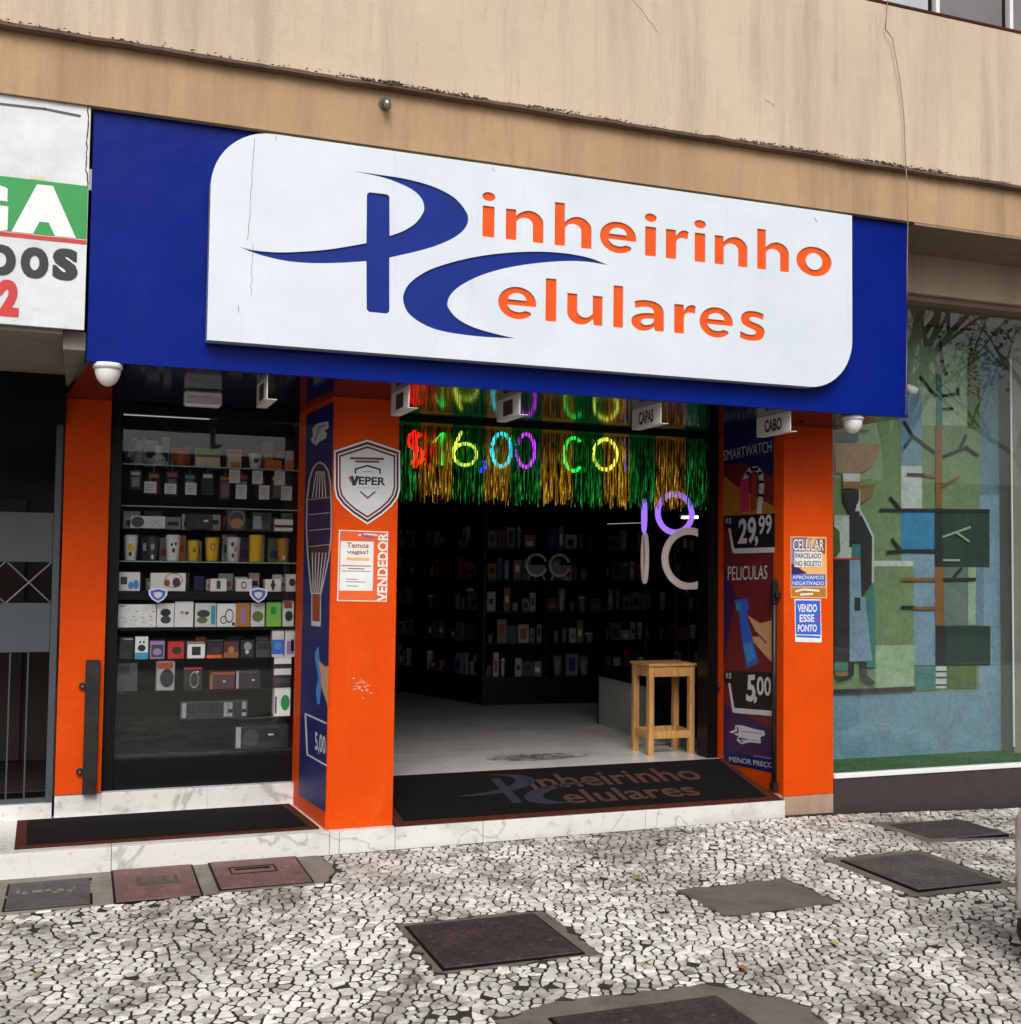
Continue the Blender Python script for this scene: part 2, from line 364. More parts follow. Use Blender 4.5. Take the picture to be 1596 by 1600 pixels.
# ================================================================== GROUND
def gz(x, y):                                    # gently uneven pavement
    pts = ((-30, -0.16), (-1.8, -0.137), (0.0, -0.130), (3.2, -0.112), (3.8, -0.118), (5.4, -0.172), (8, -0.2), (40, -0.25))
    for (a, za), (b, zb) in zip(pts, pts[1:]):
        if a <= x <= b: z = za+(zb-za)*(x-a)/(b-a); break
    else: z = -0.2
    return z+0.006*math.sin(1.7*x+0.8*y)*math.sin(1.3*y)
PX0, PX1, PY0, PY1 = -4.6, 7.6, -5.0, -0.075
s = S(); xs = [PX0+0.2*i for i in range(62)]; ys = [PY0+0.2*i for i in range(26)]
V = [(x, y, gz(x, y)-0.0062) for y in ys for x in xs]
s.add(V, [(j*62+i, j*62+i+1, (j+1)*62+i+1, (j+1)*62+i) for j in range(25) for i in range(61)])
pavement = struct(s.obj('pavement', 'joint_dirt'))
g = S()
for a in (BX(-60, PX0+0.02, -11, 0.0, -0.5, -0.17), BX(PX1-0.02, 60, -11, 0.0, -0.5, -0.20), BX(PX0, PX1, -11, PY0+0.02, -0.5, -0.17)): g.add(a.v, a.f)
struct(g.obj('outer_pavement', 'far_paving'))
M('asphalt', (62, 62, 64), 0.9, 0, 0.25, 3, 0.5, 90)
struct(BX(-200, 200, -200, -11.0, -0.6, -0.32).obj('road', 'asphalt'))
M('kerb', (140, 136, 130), 0.85, 0, 0.2, 5, 0.3)
struct(BX(-60, 60, -11.15, -11.0, -0.5, -0.165).obj('kerb', 'kerb'))

def quad_px(pts, Z):
    q = [WZ(*p, Z) for p in pts]; return [(v.x, v.y) for v in q]
# (name, material, outline in the pavement) ; outlines measured on the pavement plane
COVERS = []
def rect(x0, x1, y0, y1): return [(x0, y0), (x1, y0), (x1, y1), (x0, y1)]
strip = [(-4.6, -0.80), (-0.14, -0.70), (-0.02, -0.44), (-0.06, -0.075), (-4.6, -0.075)]
holes = [strip, rect(0.055, 0.80, -2.235, -1.545), rect(1.66, 2.33, -1.92, -1.43), rect(2.80, 3.49, -1.97, -1.17),
         rect(3.72, 4.50, -0.97, -0.40), [(0.12, -2.80), (0.16, -3.7), (1.25, -3.7), (1.32, -3.05), (1.10, -2.74), (0.42, -2.70)]]
def signed(poly, x, y):                          # outside distance and the edge that gives it (convex, ccw)
    best = (-1e9, None)
    for i in range(len(poly)):
        (ax, ay), (bx_, by_) = poly[i], poly[(i+1) % len(poly)]; ex, ey = bx_-ax, by_-ay; L = math.hypot(ex, ey)
        d = ((x-ax)*ey-(y-ay)*ex)/L
        if d > best[0]: best = (d, (ax, ay, ey/L, -ex/L))
    return best
def clip(poly, ax, ay, nx, ny):                  # keep (p-a).n <= 0
    out = []; k = len(poly)
    for i in range(k):
        p, q = poly[i], poly[(i+1) % k]; dp = (p[0]-ax)*nx+(p[1]-ay)*ny; dq = (q[0]-ax)*nx+(q[1]-ay)*ny
        if dp <= 0: out.append(p)
        if (dp < 0 < dq) or (dq < 0 < dp):
            t = dp/(dp-dq); out.append((p[0]+(q[0]-p[0])*t, p[1]+(q[1]-p[1])*t))
    return out
def build_stones():
    R = random.Random(5); SX, SY = 0.064, 0.039; cells = {}; seeds = []
    ca, sa = math.cos(0.22), math.sin(0.22)
    for j in range(-200, 200):
        for i in range(-155, 155):
            u = (i+0.5*(j % 2)+R.uniform(-0.40, 0.40))*SX; v = (j+R.uniform(-0.38, 0.38))*SY
            wob = 0.10*math.sin(1.1*u+0.4)+0.05*math.sin(2.9*u)
            x = 1.5+ca*u-sa*(v+wob); y = -2.5+sa*u+ca*(v+wob)
            if PX0+0.05 < x < PX1-0.05 and PY0+0.05 < y < PY1-0.005:
                cells.setdefault((int(x//0.12), int(y//0.12)), []).append(len(seeds)); seeds.append((x, y))
    stones = []
    for k, (x, y) in enumerate(seeds):
        cl = None
        skip = False
        clips = []
        for h in holes:
            d, e = signed(h, x, y)
            if d < 0.012: skip = True; break
            if d < 0.15: clips.append(e)
        if skip: continue
        poly = [(x-0.1, y-0.1), (x+0.1, y-0.1), (x+0.1, y+0.1), (x-0.1, y+0.1)]
        cx, cy = int(x//0.12), int(y//0.12)
        for a in (-1, 0, 1):
            for b in (-1, 0, 1):
                for q in cells.get((cx+a, cy+b), ()):
                    if q == k: continue
                    qx, qy = seeds[q]; dx, dy = qx-x, qy-y; L = math.hypot(dx, dy)
                    if L < 0.2: poly = clip(poly, x+dx/2, y+dy/2, dx/L, dy/L)
                    if len(poly) < 3: break
        for e in clips: poly = clip(poly, e[0]+e[2]*0.012, e[1]+e[3]*0.012, -e[2], -e[3])
        if y > PY1-0.1: poly = clip(poly, 0, PY1-0.02, 0, 1)
        if len(poly) < 3: continue
        mx = sum(p[0] for p in poly)/len(poly); my = sum(p[1] for p in poly)/len(poly)
        ar = 0.5*abs(sum(poly[i][0]*poly[(i+1) % len(poly)][1]-poly[(i+1) % len(poly)][0]*poly[i][1] for i in range(len(poly))))
        if ar < 0.0004: continue
        gap = R.uniform(0.0034, 0.0078); pts = []
        for i in range(len(poly)):
            p0, p1, p2 = poly[i-1], poly[i], poly[(i+1) % len(poly)]
            f = R.uniform(0.03, 0.11)
            for q in ((p1[0]+(p0[0]-p1[0])*f, p1[1]+(p0[1]-p1[1])*f), (p1[0]+(p2[0]-p1[0])*f, p1[1]+(p2[1]-p1[1])*f)):
                dx, dy = q[0]-mx, q[1]-my; L = max(math.hypot(dx, dy), 1e-5); sc = max(0.3, (L-gap*1.25)/L)
                pts.append((mx+dx*sc+R.uniform(-.0012, .0012), my+dy*sc+R.uniform(-.0012, .0012)))
        if R.random() < 0.006+0.03*max(0, math.sin(2.1*mx+1)*math.sin(1.7*my)): continue
        z = gz(mx, my); tx, ty = R.uniform(-0.035, 0.035), R.uniform(-0.035, 0.035); zo = R.uniform(-0.005, 0.003); n = len(pts)
        lo = [(a, b, z-0.016) for a, b in pts]
        hi = [(mx+(a-mx)*0.985, my+(b-my)*0.985, z+zo-0.0015+tx*(a-mx)+ty*(b-my)) for a, b in pts]
        tp = [(mx+(a-mx)*0.93, my+(b-my)*0.93, z+zo+tx*(a-mx)+ty*(b-my)) for a, b in pts]
        F = [(i, (i+1) % n, (i+1) % n+n, i+n) for i in range(n)]+[(i+n, (i+1) % n+n, (i+1) % n+2*n, i+2*n) for i in range(n)]+[tuple(range(2*n, 3*n))]
        g = R.random(); b = R.uniform(0.80, 1.0)
        col = (250*b, 247*b, 241*b) if g < 0.74 else ((232*b, 224*b, 215*b) if g < 0.9 else ((190*b, 182*b, 174*b) if g < 0.997 else (180*b, 160*b, 130*b)))
        px = Vector((mx, my, z))-CAM_C; fw = px.dot(r2); ux = 798+1800*px.dot(r0)/max(fw, .1); uy = 800+1800*px.dot(r1)/max(fw, .1)
        inv = 0 <= ux <= 1596 and 0 <= uy <= 1600
        size = ar*(1.0/max(fw, .1))**3 if inv else 0
        stones.append((size, lo+hi+tp, F, lin(col)))
    order = sorted(range(len(stones)), key=lambda i: -stones[i][0]); top = set(order[:300])
    V, F, Cc = [], [], []
    def paint(me, cols):
        a = me.color_attributes.new('tint', 'FLOAT_COLOR', 'POINT'); a.data.foreach_set('color', np.array(cols, dtype=np.float32).ravel())
    for i, (sz, v, f, c) in enumerate(stones):
        if i in top:
            me = bpy.data.meshes.new('stone'); me.from_pydata(v, [], f); paint(me, [(*c, 1)]*len(v)); link('stone', me, 'stone', pavement)
        else:
            k = len(V); V += v; F += [tuple(a+k for a in q) for q in f]; Cc += [(*c, 1)]*len(v)
    me = bpy.data.meshes.new('stone_field'); me.from_pydata(V, [], F); paint(me, Cc); link('stone_field', me, 'stone', pavement, kind='stuff')
build_stones()

# cement surrounds and covers set in the pavement
def slab(poly, z0, z1, name, mat, parent=None, bevel=0.0):
    return S().prism(poly, lambda u, v: (u, v, z1 if not callable(z1) else z1(u, v)), lambda u, v: (u, v, z0)).obj(name, mat, parent, bevel)
def rough(poly, amp=0.012, step=0.05, out=0.008):
    cx = sum(p[0] for p in poly)/len(poly); cy = sum(p[1] for p in poly)/len(poly); res = []
    for (ax, ay), (bx_, by_) in zip(poly, poly[1:]+poly[:1]):
        n = max(1, int(math.hypot(bx_-ax, by_-ay)/step))
        for i in range(n):
            x, y = ax+(bx_-ax)*i/n, ay+(by_-ay)*i/n; d = math.hypot(x-cx, y-cy); k = (d+out+rnd.uniform(-amp, amp))/d
            x, y = cx+(x-cx)*k, cy+(y-cy)*k; res.append((x, min(y, -0.0725)))
    return res
gzt = lambda d: (lambda u, v: gz(u, v)+d)
struct(slab([(-4.6, -0.80)]+rough([(-4.6, -0.80), (-0.14, -0.70), (-0.02, -0.44), (-0.06, -0.075)], 0.02, 0.06, 0.004)[1:-1]+[(-0.06, -0.0725), (-4.6, -0.0725)], -0.2, gzt(-0.002), 'cement_strip', 'cement_pale'))
def cover(poly, inner, mat, label, kind, rim='cement', rimlabel=None):
    cx = sum(p[0] for p in inner)/4; cy = sum(p[1] for p in inner)/4
    t = T('utility_cover', label, 'cover', (cx, cy, gz(cx, cy)))
    if poly: slab(rough(poly, 0.03, 0.05, 0.012), -0.2, gzt(-0.003), 'surround', rim, t)
    x0, y0 = min(p[0] for p in inner), min(p[1] for p in inner); x1, y1 = max(p[0] for p in inner), max(p[1] for p in inner)
    z = gz(cx, cy)+0.004
    # dark seam then plate
    BX(x0-0.012, x1+0.012, y0-0.012, y1+0.012, z-0.05, z-0.002).obj('seam', 'black_matt', t)
    BX(x0, x1, y0, y1, z-0.04, z+0.004).obj('plate', mat, t, 0.003)
    if kind == 'tread':                          # raised tread bars of a chequered plate
        b = S(); n = int((x1-x0)/0.035); m2 = int((y1-y0)/0.045)
        for i in range(n):
            for j in range(m2):
                px, py = x0+0.02+i*(x1-x0-0.03)/n, y0+0.02+j*(y1-y0-0.03)/m2
                a = 0.6 if (i+j) % 2 else -0.6; d = (0.013*math.cos(a), 0.013*math.sin(a)); e = (-0.003*math.sin(a), 0.003*math.cos(a))
                q = [(px-d[0]-e[0], py-d[1]-e[1]), (px+d[0]-e[0], py+d[1]-e[1]), (px+d[0]+e[0], py+d[1]+e[1]), (px-d[0]+e[0], py-d[1]+e[1])]
                b.prism(q, lambda u, v: (u, v, z+0.0075), lambda u, v: (u, v, z+0.003))
        b.obj('tread_pattern', mat, t, kind='stuff')
    elif kind == 'ribs':
        b = S(); n = int((x1-x0)/0.03)
        for i in range(n): b.box(x0+0.015+i*0.03, x0+0.028+i*0.03, y0+0.015, y1-0.015, z+0.003, z+0.011)
        b.obj('ribs', mat, t, kind='stuff')
    elif kind == 'handle':
        hx, hy = cx-0.03, cy+0.05
        f = S().box(hx-0.13, hx+0.13, hy-0.075, hy-0.067, z+0.0045, z+0.007).box(hx-0.13, hx+0.13, hy+0.067, hy+0.075, z+0.0045, z+0.007)
        f.box(hx-0.13, hx-0.122, hy-0.066, hy+0.066, z+0.0045, z+0.007).box(hx+0.122, hx+0.13, hy-0.066, hy+0.066, z+0.0045, z+0.007)
        f.obj('handle_frame', 'black_matt', t); BX(hx-0.10, hx+0.10, hy+0.01, hy+0.035, z+0.0045, z+0.008).obj('handle_slot', 'black_matt', t)
    elif kind == 'badge':
        BX(cx-0.10, cx+0.12, cy-0.06, cy+0.10, z+0.0045, z+0.009).obj('badge', 'grey_iron', t, 0.002)
        for k in range(3): BX(cx-0.07+k*0.065, cx-0.03+k*0.065, cy-0.03, cy+0.07, z+0.0095, z+0.012).obj('raised_mark', 'red_clay', t)
    elif kind == 'worn':
        for k in range(9):
            u, w_ = cx-0.16+k*0.035+rnd.uniform(-.01, .01), rnd.uniform(-.06, .06); BX(u, u+rnd.uniform(.006, .03), cy+w_, cy+w_+rnd.uniform(.01, .05), z+0.0045, z+0.0055).obj('scratch_mark', 'cement_pale', t)
    return t
cover(None, rect(-1.755, -1.35, -0.70, -0.19), 'slate_iron', 'worn black plate cover set in cement at the far left', 'worn')
cover(None, rect(-1.225, -0.80, -0.735, -0.085), 'red_clay', 'reddish cover with a raised square badge below the marble step', 'badge')
cover(None, rect(-0.69, -0.20, -0.66, -0.085), 'red_clay', 'reddish cover with a slotted handle frame, next to the stones', 'handle')
cover(holes[1], rect(0.085, 0.735, -2.21, -1.60), 'maroon_iron', 'dark maroon metal cover in the middle of the stone pavement', 'tread')
cover(holes[3], rect(2.87, 3.42, -1.90, -1.24), 'grey_iron', 'dark grey tread plate cover with cement rim right of the bare cement patch', 'tread')
cover(holes[4], rect(3.80, 4.42, -0.91, -0.46), 'grey_iron', 'ribbed grey grating cover near the dark base wall at right', 'ribs')
cover(holes[5], rect(0.32, 1.05, -3.45, -2.86), 'maroon_iron', 'maroon metal cover in rough cement at the bottom edge', 'tread')
o = slab(rough(holes[2], 0.02), -0.2, gzt(-0.001), 'cement_patch', 'cement'); tag(o, 'bare grey cement patch in the stone pavement', 'patch')

# ================================================================== MARBLE STEP, FLOORS
ZC, ZF = 2.67, 0.145                             # soffit height, shop floor height
step = struct(BX(-6, 3.25, -0.045, 3.0, -0.3, -0.022).obj('marble_step', 'cement'))
JX = [-6.0, -4.2, -2.4, -1.235, 0.015, 0.075, 0.425, 1.0, 2.15, 3.25]
for a, b in zip(JX, JX[1:]):
    S().box(a+0.0015, b-0.0015, -0.07, -0.045, -0.3, 0.0).obj('riser_slab', 'marble', step, 0.002)
    S().box(a+0.0015, b-0.0015, -0.044, 0.90, -0.021, 0.0).obj('tread_slab', 'marble', step, 0.002)
up = struct(BX(-1.56, 0.03, 0.835, 3.0, -0.02, ZF-0.022).obj('upper_step', 'cement'))
for a, b in ((-1.56, -1.285), (-1.284, -0.62), (-0.619, 0.03)):
    BX(a, b, 0.81, 0.834, 0.001, ZF-0.001).obj('riser_slab', 'marble', up, 0.002)
    BX(a, b, 0.811, 0.99, ZF-0.0205, ZF).obj('tread_slab', 'marble', up)
struct(BX(-6, -1.575, 0.901, 1.3, -0.02, 0.085).obj('hall_threshold', 'black_matt')); up2 = struct(BX(-6, -1.575, 0.80, 0.90, 0.001, 0.10).obj('neighbour_threshold', 'marble'))
fl = struct(BX(0.31, 6.0, 0.79, 9.0, 0.001, ZF-0.012).obj('shop_floor', 'cement'))
for i in range(7):
    for j in range(9):
        x0, y0 = -0.2+i*0.9, 0.80+j*0.9
        BX(max(x0, 0.428), x0+0.895, y0, y0+0.895, ZF-0.0115, ZF).obj('floor_tile', 'porcelain_floor', fl)
# scuffed drain dirt on the tiles
M('dirt_dark', (58, 56, 54), 0.9, 0, 0.3, 30)
R = random.Random(3); s = S()
for k in range(700):
    a = R.uniform(0, 6.28); rr = math.sqrt(R.random()); c = WZ(842, 1183, ZF); x, y = c.x+0.42*rr*math.cos(a), c.y+0.16*rr*math.sin(a); w = R.uniform(.006, .03)
    if R.random() < 0.45*rr: continue
    s.poly([(x-w, y-.003, ZF+.0012), (x+w, y-.002, ZF+.0012), (x+w*.9, y+.004, ZF+.0012), (x-w*.7, y+.003, ZF+.0012)])
tag(s.obj('dirt_marks', 'dirt_dark'), 'dark scuffed dirt marks on the floor behind the doormat', 'dirt')['kind'] = 'stuff'

# ================================================================== BUILDING ABOVE
bl = T('apartment_building', 'beige plastered building above the shops with stained overhanging wall', 'building', (1.5, -0.7, 4.0))
def wavy_wall():
    s = S(); e = S(); R = random.Random(2); n = 260; V = []; E_ = []
    for i in range(n+1):
        x = -8+20*i/n; d = R.uniform(-0.0025, 0.003)+0.003*math.sin(3.1*x)+0.002*math.sin(9*x)
        d2 = d+R.uniform(-.002, .003)
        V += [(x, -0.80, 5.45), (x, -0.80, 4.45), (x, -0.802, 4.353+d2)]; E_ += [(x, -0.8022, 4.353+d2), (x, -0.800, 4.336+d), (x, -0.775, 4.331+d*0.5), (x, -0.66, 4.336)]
    s.add(V, [(i*3+j, i*3+j+1, (i+1)*3+j+1, (i+1)*3+j) for i in range(n) for j in range(2)])
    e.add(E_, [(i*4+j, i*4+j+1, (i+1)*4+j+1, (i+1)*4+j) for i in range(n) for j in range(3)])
    return s, e
plaster('edge_grime_shade', (122, 98, 84), (92, 72, 60), (44, 38, 32))  # dirty brown of the lip, also painting the dark shadow line there
wall_s, edge_s = wavy_wall(); wall_s.obj('upper_wall', 'upper_plaster', bl); edge_s.obj('drip_edge', 'edge_grime_shade', bl)
BX(-8, 12, -0.745, 0.3, 4.008, 4.3345).obj('beam', 'beam_plaster', bl)
BX(-8, 12, -0.805, -0.45, 5.451, 5.475).obj('parapet_cap', 'red_edge', bl, 0.004)
BX(-8, 12, -0.45, -0.05, 5.0, 5.44).obj('balcony_floor', 'soffit_plaster', bl)
BX(-8, 12, -0.04, 0.3, 4.336, 9.0).obj('rear_wall', 'upper_plaster', bl)
M('moss', (66, 56, 44), 0.95, 0, 0.5, 60)
R = random.Random(9); s = S()
for k in range(5200):
    x = R.uniform(-2.6, 6.2); dens = 0.30+0.5*math.sin(x*2.3+0.5)+0.35*math.sin(x*5.1+1)+0.3*math.sin(x*13.0)
    if x < -0.2: dens *= 0.5
    if R.random() > max(0.05, dens*0.6): continue
    w, h, d = R.uniform(.002, .012), R.uniform(.0012, .0045)*(1.0+max(0, dens)), R.uniform(.0015, .005); z = 4.352+R.uniform(-.006, .010)+0.012*abs(R.gauss(0, .5))
    c = Vector((x, -0.8025, z)); j = lambda: R.uniform(0.6, 1.3)
    s.add([c+Vector((-w*j(), 0, 0)), c+Vector((w*j(), 0, R.uniform(-.002, .002))), c+Vector((0, 0, h*j())), c+Vector((0, 0, -h*j())), c+Vector((R.uniform(-.4, .4)*w, -d, 0))], [(0, 3, 4), (3, 1, 4), (1, 2, 4), (2, 0, 4)])
mo = s.obj('moss', 'moss', bl, kind='stuff')
# windows on the floor above, behind the parapet
M('curtain_grey', (118, 114, 116), 0.8, 0, 0.15, 3); M('pane_pale', (176, 184, 190), 0.15, 0, 0.1)
xm = [W(q, 20, -0.10).x for q in (1300, 1381, 1464, 1579, 1700)]
for i, (a, b) in enumerate(zip(xm, xm[1:])):
    w = BX(a, b-0.001, -0.06, -0.045, 5.40, 7.4).obj('window', 'black_frame', bl)
    BX(a-0.012, a+0.022, -0.11, -0.061, 5.40, 7.4).obj('frame', 'white_plastic', w)
    BX(a+0.03, b-0.06, -0.075, -0.062, 5.40, 7.3).obj('pane', 'pane_pale' if i == 1 else 'curtain_grey', w)
# soffit and recessed lintel over the neighbouring shop at right
BX(3.83, 12, -0.743, -0.15, 3.99, 4.007).obj('soffit', 'soffit_plaster', bl)
BX(3.83, 12, -0.15, 0.35, 3.70, 3.989).obj('lintel', 'upper_plaster', bl)
BX(3.83, 12, -0.10, 0.35, 3.655, 3.699).obj('lintel_trim', 'soffit_plaster', bl)
# pipe stub and blemish
p = W(601, 168, -0.745)
t = T('pipe_stub', 'short grey pipe end sticking out of the beam above the sign', 'pipe', (p.x, -0.70, p.z))
S().tube([(p.x, -0.745, p.z+0.02), (p.x, -0.80, p.z+0.015), (p.x, -0.815, p.z-0.02)], 0.022, 10).obj('pipe', 'steel', t, smooth=True)
S().tube([(p.x, -0.7455, p.z+0.02), (p.x, -0.757, p.z+0.02)], 0.035, 12).obj('collar', 'cement', t)
# thin cracks as fine dark filaments pressed on the plaster
M('crack', (132, 106, 86), 0.9, 0, 0.2)
R = random.Random(4)
def crackline(pts, Y, parent, name='crack', r=0.0012, mat='crack'):
    out = []
    for (a, b) in zip(pts, pts[1:]):
        for k in range(6):
            t_ = k/6; q = W(a[0]+(b[0]-a[0])*t_+R.uniform(-1.2, 1.2), a[1]+(b[1]-a[1])*t_+R.uniform(-1, 1), Y); out.append(q)
    q = W(*pts[-1], Y); out.append(q)
    return S().tube(out, r, 5).obj(name, mat, parent)
crackline([(990, 0), (1010, 25), (1030, 52)], -0.801, bl)
crackline([(1195, 155), (1210, 165)], -0.801, bl)
# loose cable hanging down the facade
pts = [W(*q, -0.83) for q in ((1388, -6), (1384, 45), (1395, 60), (1406, 120), (1413, 180), (1416, 260), (1419, 300), (1419, 350))]+[W(*q, -0.74) for q in ((1418, 420), (1417, 560), (1416, 648))]
M('cable', (150, 132, 118), 0.7)
tag(S().tube(pts, 0.0035, 6).obj('hanging_cable', 'cable', smooth=True), 'thin loose cable hanging down the wall at the right end of the blue sign', 'cable')

# ================================================================== MAIN SIGN
sg = T('shop_sign', 'large blue shop sign with raised white panel, blue swoosh logo and orange lettering', 'sign', (1.2, -0.7, ZC))
SX0, SX1, SZ0, SZ1 = -1.447, 3.80, 2.668, 4.007
BX(SX0, SX1, -0.70, -0.66, SZ0, SZ1).obj('blue_fascia', 'blue_panel', sg, 0.002)
M('seam_blue', (40, 56, 120), 0.4)
BX(SX0, SX1, -0.7025, -0.7002, SZ0, SZ0+0.03).obj('edge_trim', 'blue_panel', sg)
YP = -0.79
a = W(326, 430, YP); b = W(1332, 430, YP); zt = W(420, 208, YP).z; zb = W(325, 531, YP).z
PXa, PXb = a.x, b.x; rad = 0.33
outl = [(PXa, zb), (PXb-rad, zb)]+[(PXb-rad+rad*math.cos(t_), zb+rad+rad*math.sin(t_)) for t_ in [math.radians(-90+7.5*i) for i in range(1, 12)]]+[(PXb, zb+rad), (PXb, zt), (PXa+rad, zt)] \
    +[(PXa+rad+rad*math.cos(t_), zt-rad+rad*math.sin(t_)) for t_ in [math.radians(90+7.5*i) for i in range(1, 12)]]+[(PXa, zt-rad)]
def z5(x, y): q = W(360+x/2.66, 250+y/2.66, YP); return (q.x, q.z)
Pp = [(503, 45), (620, 60), (740, 80), (850, 112), (930, 155), (975, 205), (990, 245), (975, 285), (930, 322), (860, 354), (780, 378), (662, 405), (662, 628), (652, 638), (577, 631), (567, 620), (566, 420), (450, 427), (340, 428), (240, 420), (150, 401), (85, 380), (37, 360),
      (100, 375), (200, 383), (300, 380), (400, 372), (480, 360), (566, 345), (568, 144), (578, 133), (652, 142), (662, 152), (663, 315), (720, 294), (770, 262), (800, 222), (806, 195), (795, 160), (760, 125), (700, 95), (620, 68)]
Pc = [(1572, 437), (1500, 408), (1400, 388), (1280, 380), (1150, 385), (1030, 400), (920, 425), (820, 460), (750, 508), (722, 553), (720, 590), (740, 635), (790, 675), (860, 705), (950, 723), (1060, 735), (1185, 741),
      (1080, 716), (1000, 690), (940, 655), (908, 615), (904, 592), (918, 558), (960, 520), (1040, 480), (1140, 450), (1260, 430), (1380, 420), (1480, 422)]
L_P = smooth_loop([z5(*q) for q in Pp], (0, 11, 12, 13, 14, 15, 16, 22, 28, 29, 30, 31, 32, 33)); L_C = smooth_loop([z5(*q) for q in Pc], (0, 16))
# sign letters drawn as outlines, x-height 1, width 1
def arc(cx, cy, rx, ry, a0, a1, n=12): return [(cx+rx*math.cos(math.radians(a0+(a1-a0)*i/n)), cy+ry*math.sin(math.radians(a0+(a1-a0)*i/n))) for i in range(n+1)]
def rrect(x0, x1, y0, y1, r=0.03): return [(x0+r, y0), (x1-r, y0), (x1, y0+r), (x1, y1-r), (x1-r, y1), (x0+r, y1), (x0, y1-r), (x0, y0+r)]
def g_n(top): return [(0, 0), (0.28, 0), (0.28, 0.62)]+arc(0.50, 0.55, 0.215, 0.22, 150, 0, 8)+[(0.715, 0), (1, 0), (1, 0.62)]+arc(0.62, 0.62, 0.38, 0.40, 10, 95, 8)+[(0.45, 0.97), (0.34, 0.88), (0.27, 0.80), (0.27, top), (0, top)]
g_u = [(1, 1), (0.72, 1), (0.72, 0.38)]+arc(0.50, 0.45, 0.215, 0.22, -30, -180, 8)+[(0.285, 1), (0, 1), (0, 0.38)]+arc(0.38, 0.38, 0.38, 0.40, -170, -85, 8)+[(0.55, 0.03), (0.66, 0.12), (0.73, 0.20), (0.75, 0.0), (1, 0)]
g_e = [arc(0.5, 0.5, 0.5, 0.53, 5, 318, 34)+[(0.84, 0.23)]+arc(0.52, 0.5, 0.30, 0.30, -52, -158, 10)+[(0.24, 0.42), (1.0, 0.42)], arc(0.5, 0.60, 0.235, 0.225, 0, 180, 10)]
g_o = [arc(0.5, 0.5, 0.5, 0.53, 0, 350, 35), arc(0.5, 0.5, 0.23, 0.30, 0, 350, 35)]
g_r = [[(0, 0), (0.46, 0), (0.46, 0.52), (0.50, 0.66), (0.62, 0.74), (0.80, 0.75), (0.96, 0.71), (1.0, 0.98), (0.86, 1.03), (0.70, 1.0), (0.56, 0.92), (0.46, 0.80), (0.44, 1.0), (0, 1)]]
g_a = [smooth_loop([(1, 0), (1, 0.60), (0.94, 0.83), (0.76, 0.98), (0.50, 1.03), (0.26, 1.01), (0.09, 0.95), (0.12, 0.72), (0.30, 0.78), (0.48, 0.80), (0.63, 0.76), (0.69, 0.63), (0.69, 0.60), (0.42, 0.585), (0.18, 0.52), (0.03, 0.40), (0.0, 0.27), (0.05, 0.11), (0.19, 0.0), (0.36, -0.03), (0.55, 0.02), (0.68, 0.13), (0.73, 0.0)], (0, 1, 6, 7, 12, 21, 22), 3),
       smooth_loop([(0.69, 0.41), (0.52, 0.405), (0.36, 0.37), (0.30, 0.28), (0.34, 0.20), (0.45, 0.175), (0.58, 0.21), (0.68, 0.30)], (0, 7), 3)]
g_s = [smooth_loop([(0.96, 0.95), (0.80, 1.0), (0.55, 1.03), (0.30, 1.0), (0.11, 0.89), (0.05, 0.73), (0.10, 0.57), (0.27, 0.46), (0.52, 0.38), (0.65, 0.30), (0.60, 0.21), (0.45, 0.185), (0.25, 0.20), (0.03, 0.28), (0.01, 0.05), (0.22, -0.01), (0.48, -0.03), (0.78, 0.02), (0.95, 0.13), (1.0, 0.30), (0.94, 0.46), (0.76, 0.57), (0.50, 0.645), (0.40, 0.71), (0.44, 0.80), (0.58, 0.82), (0.76, 0.80), (0.93, 0.74)], (0, 13, 14, 27), 3)]
GL = {'i': [rrect(0, 1, 0, 1, 0.04), arc(0.5, 1.31, 0.55, 0.145, 0, 345, 23)], 'l': [rrect(0, 1, 0, 1.42, 0.04)], 'n': [g_n(1.0)], 'h': [g_n(1.42)], 'u': [g_u], 'e': g_e, 'o': g_o, 'r': g_r, 'a': g_a, 's': g_s}
def letters(spec, base, xh, ys):
    out = []
    for ch, a_, b_, yy in spec:
        xa_, xb_ = W(740+a_/2.66, 290+yy/2.66, YP).x, W(740+b_/2.66, 290+yy/2.66, YP).x
        out.append((ch, [[(xa_+(xb_-xa_)*u, base+xh*v) for u, v in lp] for lp in GL[ch]]))
    return out
A1 = letters((('i', 38, 88, 150), ('n', 135, 292, 170), ('h', 338, 492, 190), ('e', 526, 678, 215), ('i', 714, 760, 230), ('r', 800, 895, 245), ('i', 920, 965, 255), ('n', 1003, 1140, 270), ('h', 1180, 1313, 290), ('o', 1343, 1490, 310)), W(762, 370, YP).z, 0.183, 0)
A2 = letters((('e', 103, 262, 490), ('l', 300, 345, 500), ('u', 390, 537, 515), ('l', 582, 623, 520), ('a', 657, 793, 540), ('r', 835, 925, 555), ('e', 940, 1080, 570), ('s', 1107, 1212, 580)), W(861, 502, YP).z, 0.181, 0)
ALL = [lp for ch, lps in A1+A2 for lp in lps]
V, F = filled([outl, L_P, L_C]+ALL, 'face'); thick(V, F, YP, YP+0.012).obj('white_face', 'sign_white', sg)
k = len(outl); S().add([(u, YP+0.012, v) for u, v in outl]+[(u, -0.70, v) for u, v in outl], [(i, (i+1) % k, (i+1) % k+k, i+k) for i in range(k)]+[tuple(range(k))]).obj('panel_side', M('panel_grey', (150, 152, 152), 0.5), sg)
for lp, nm in ((L_P, 'logo_swoosh'), (L_C, 'logo_swoosh')):
    V, F = filled([lp], nm); S().add([(u, YP+0.009, v) for u, v in V], F).obj(nm, 'logo_blue', sg)
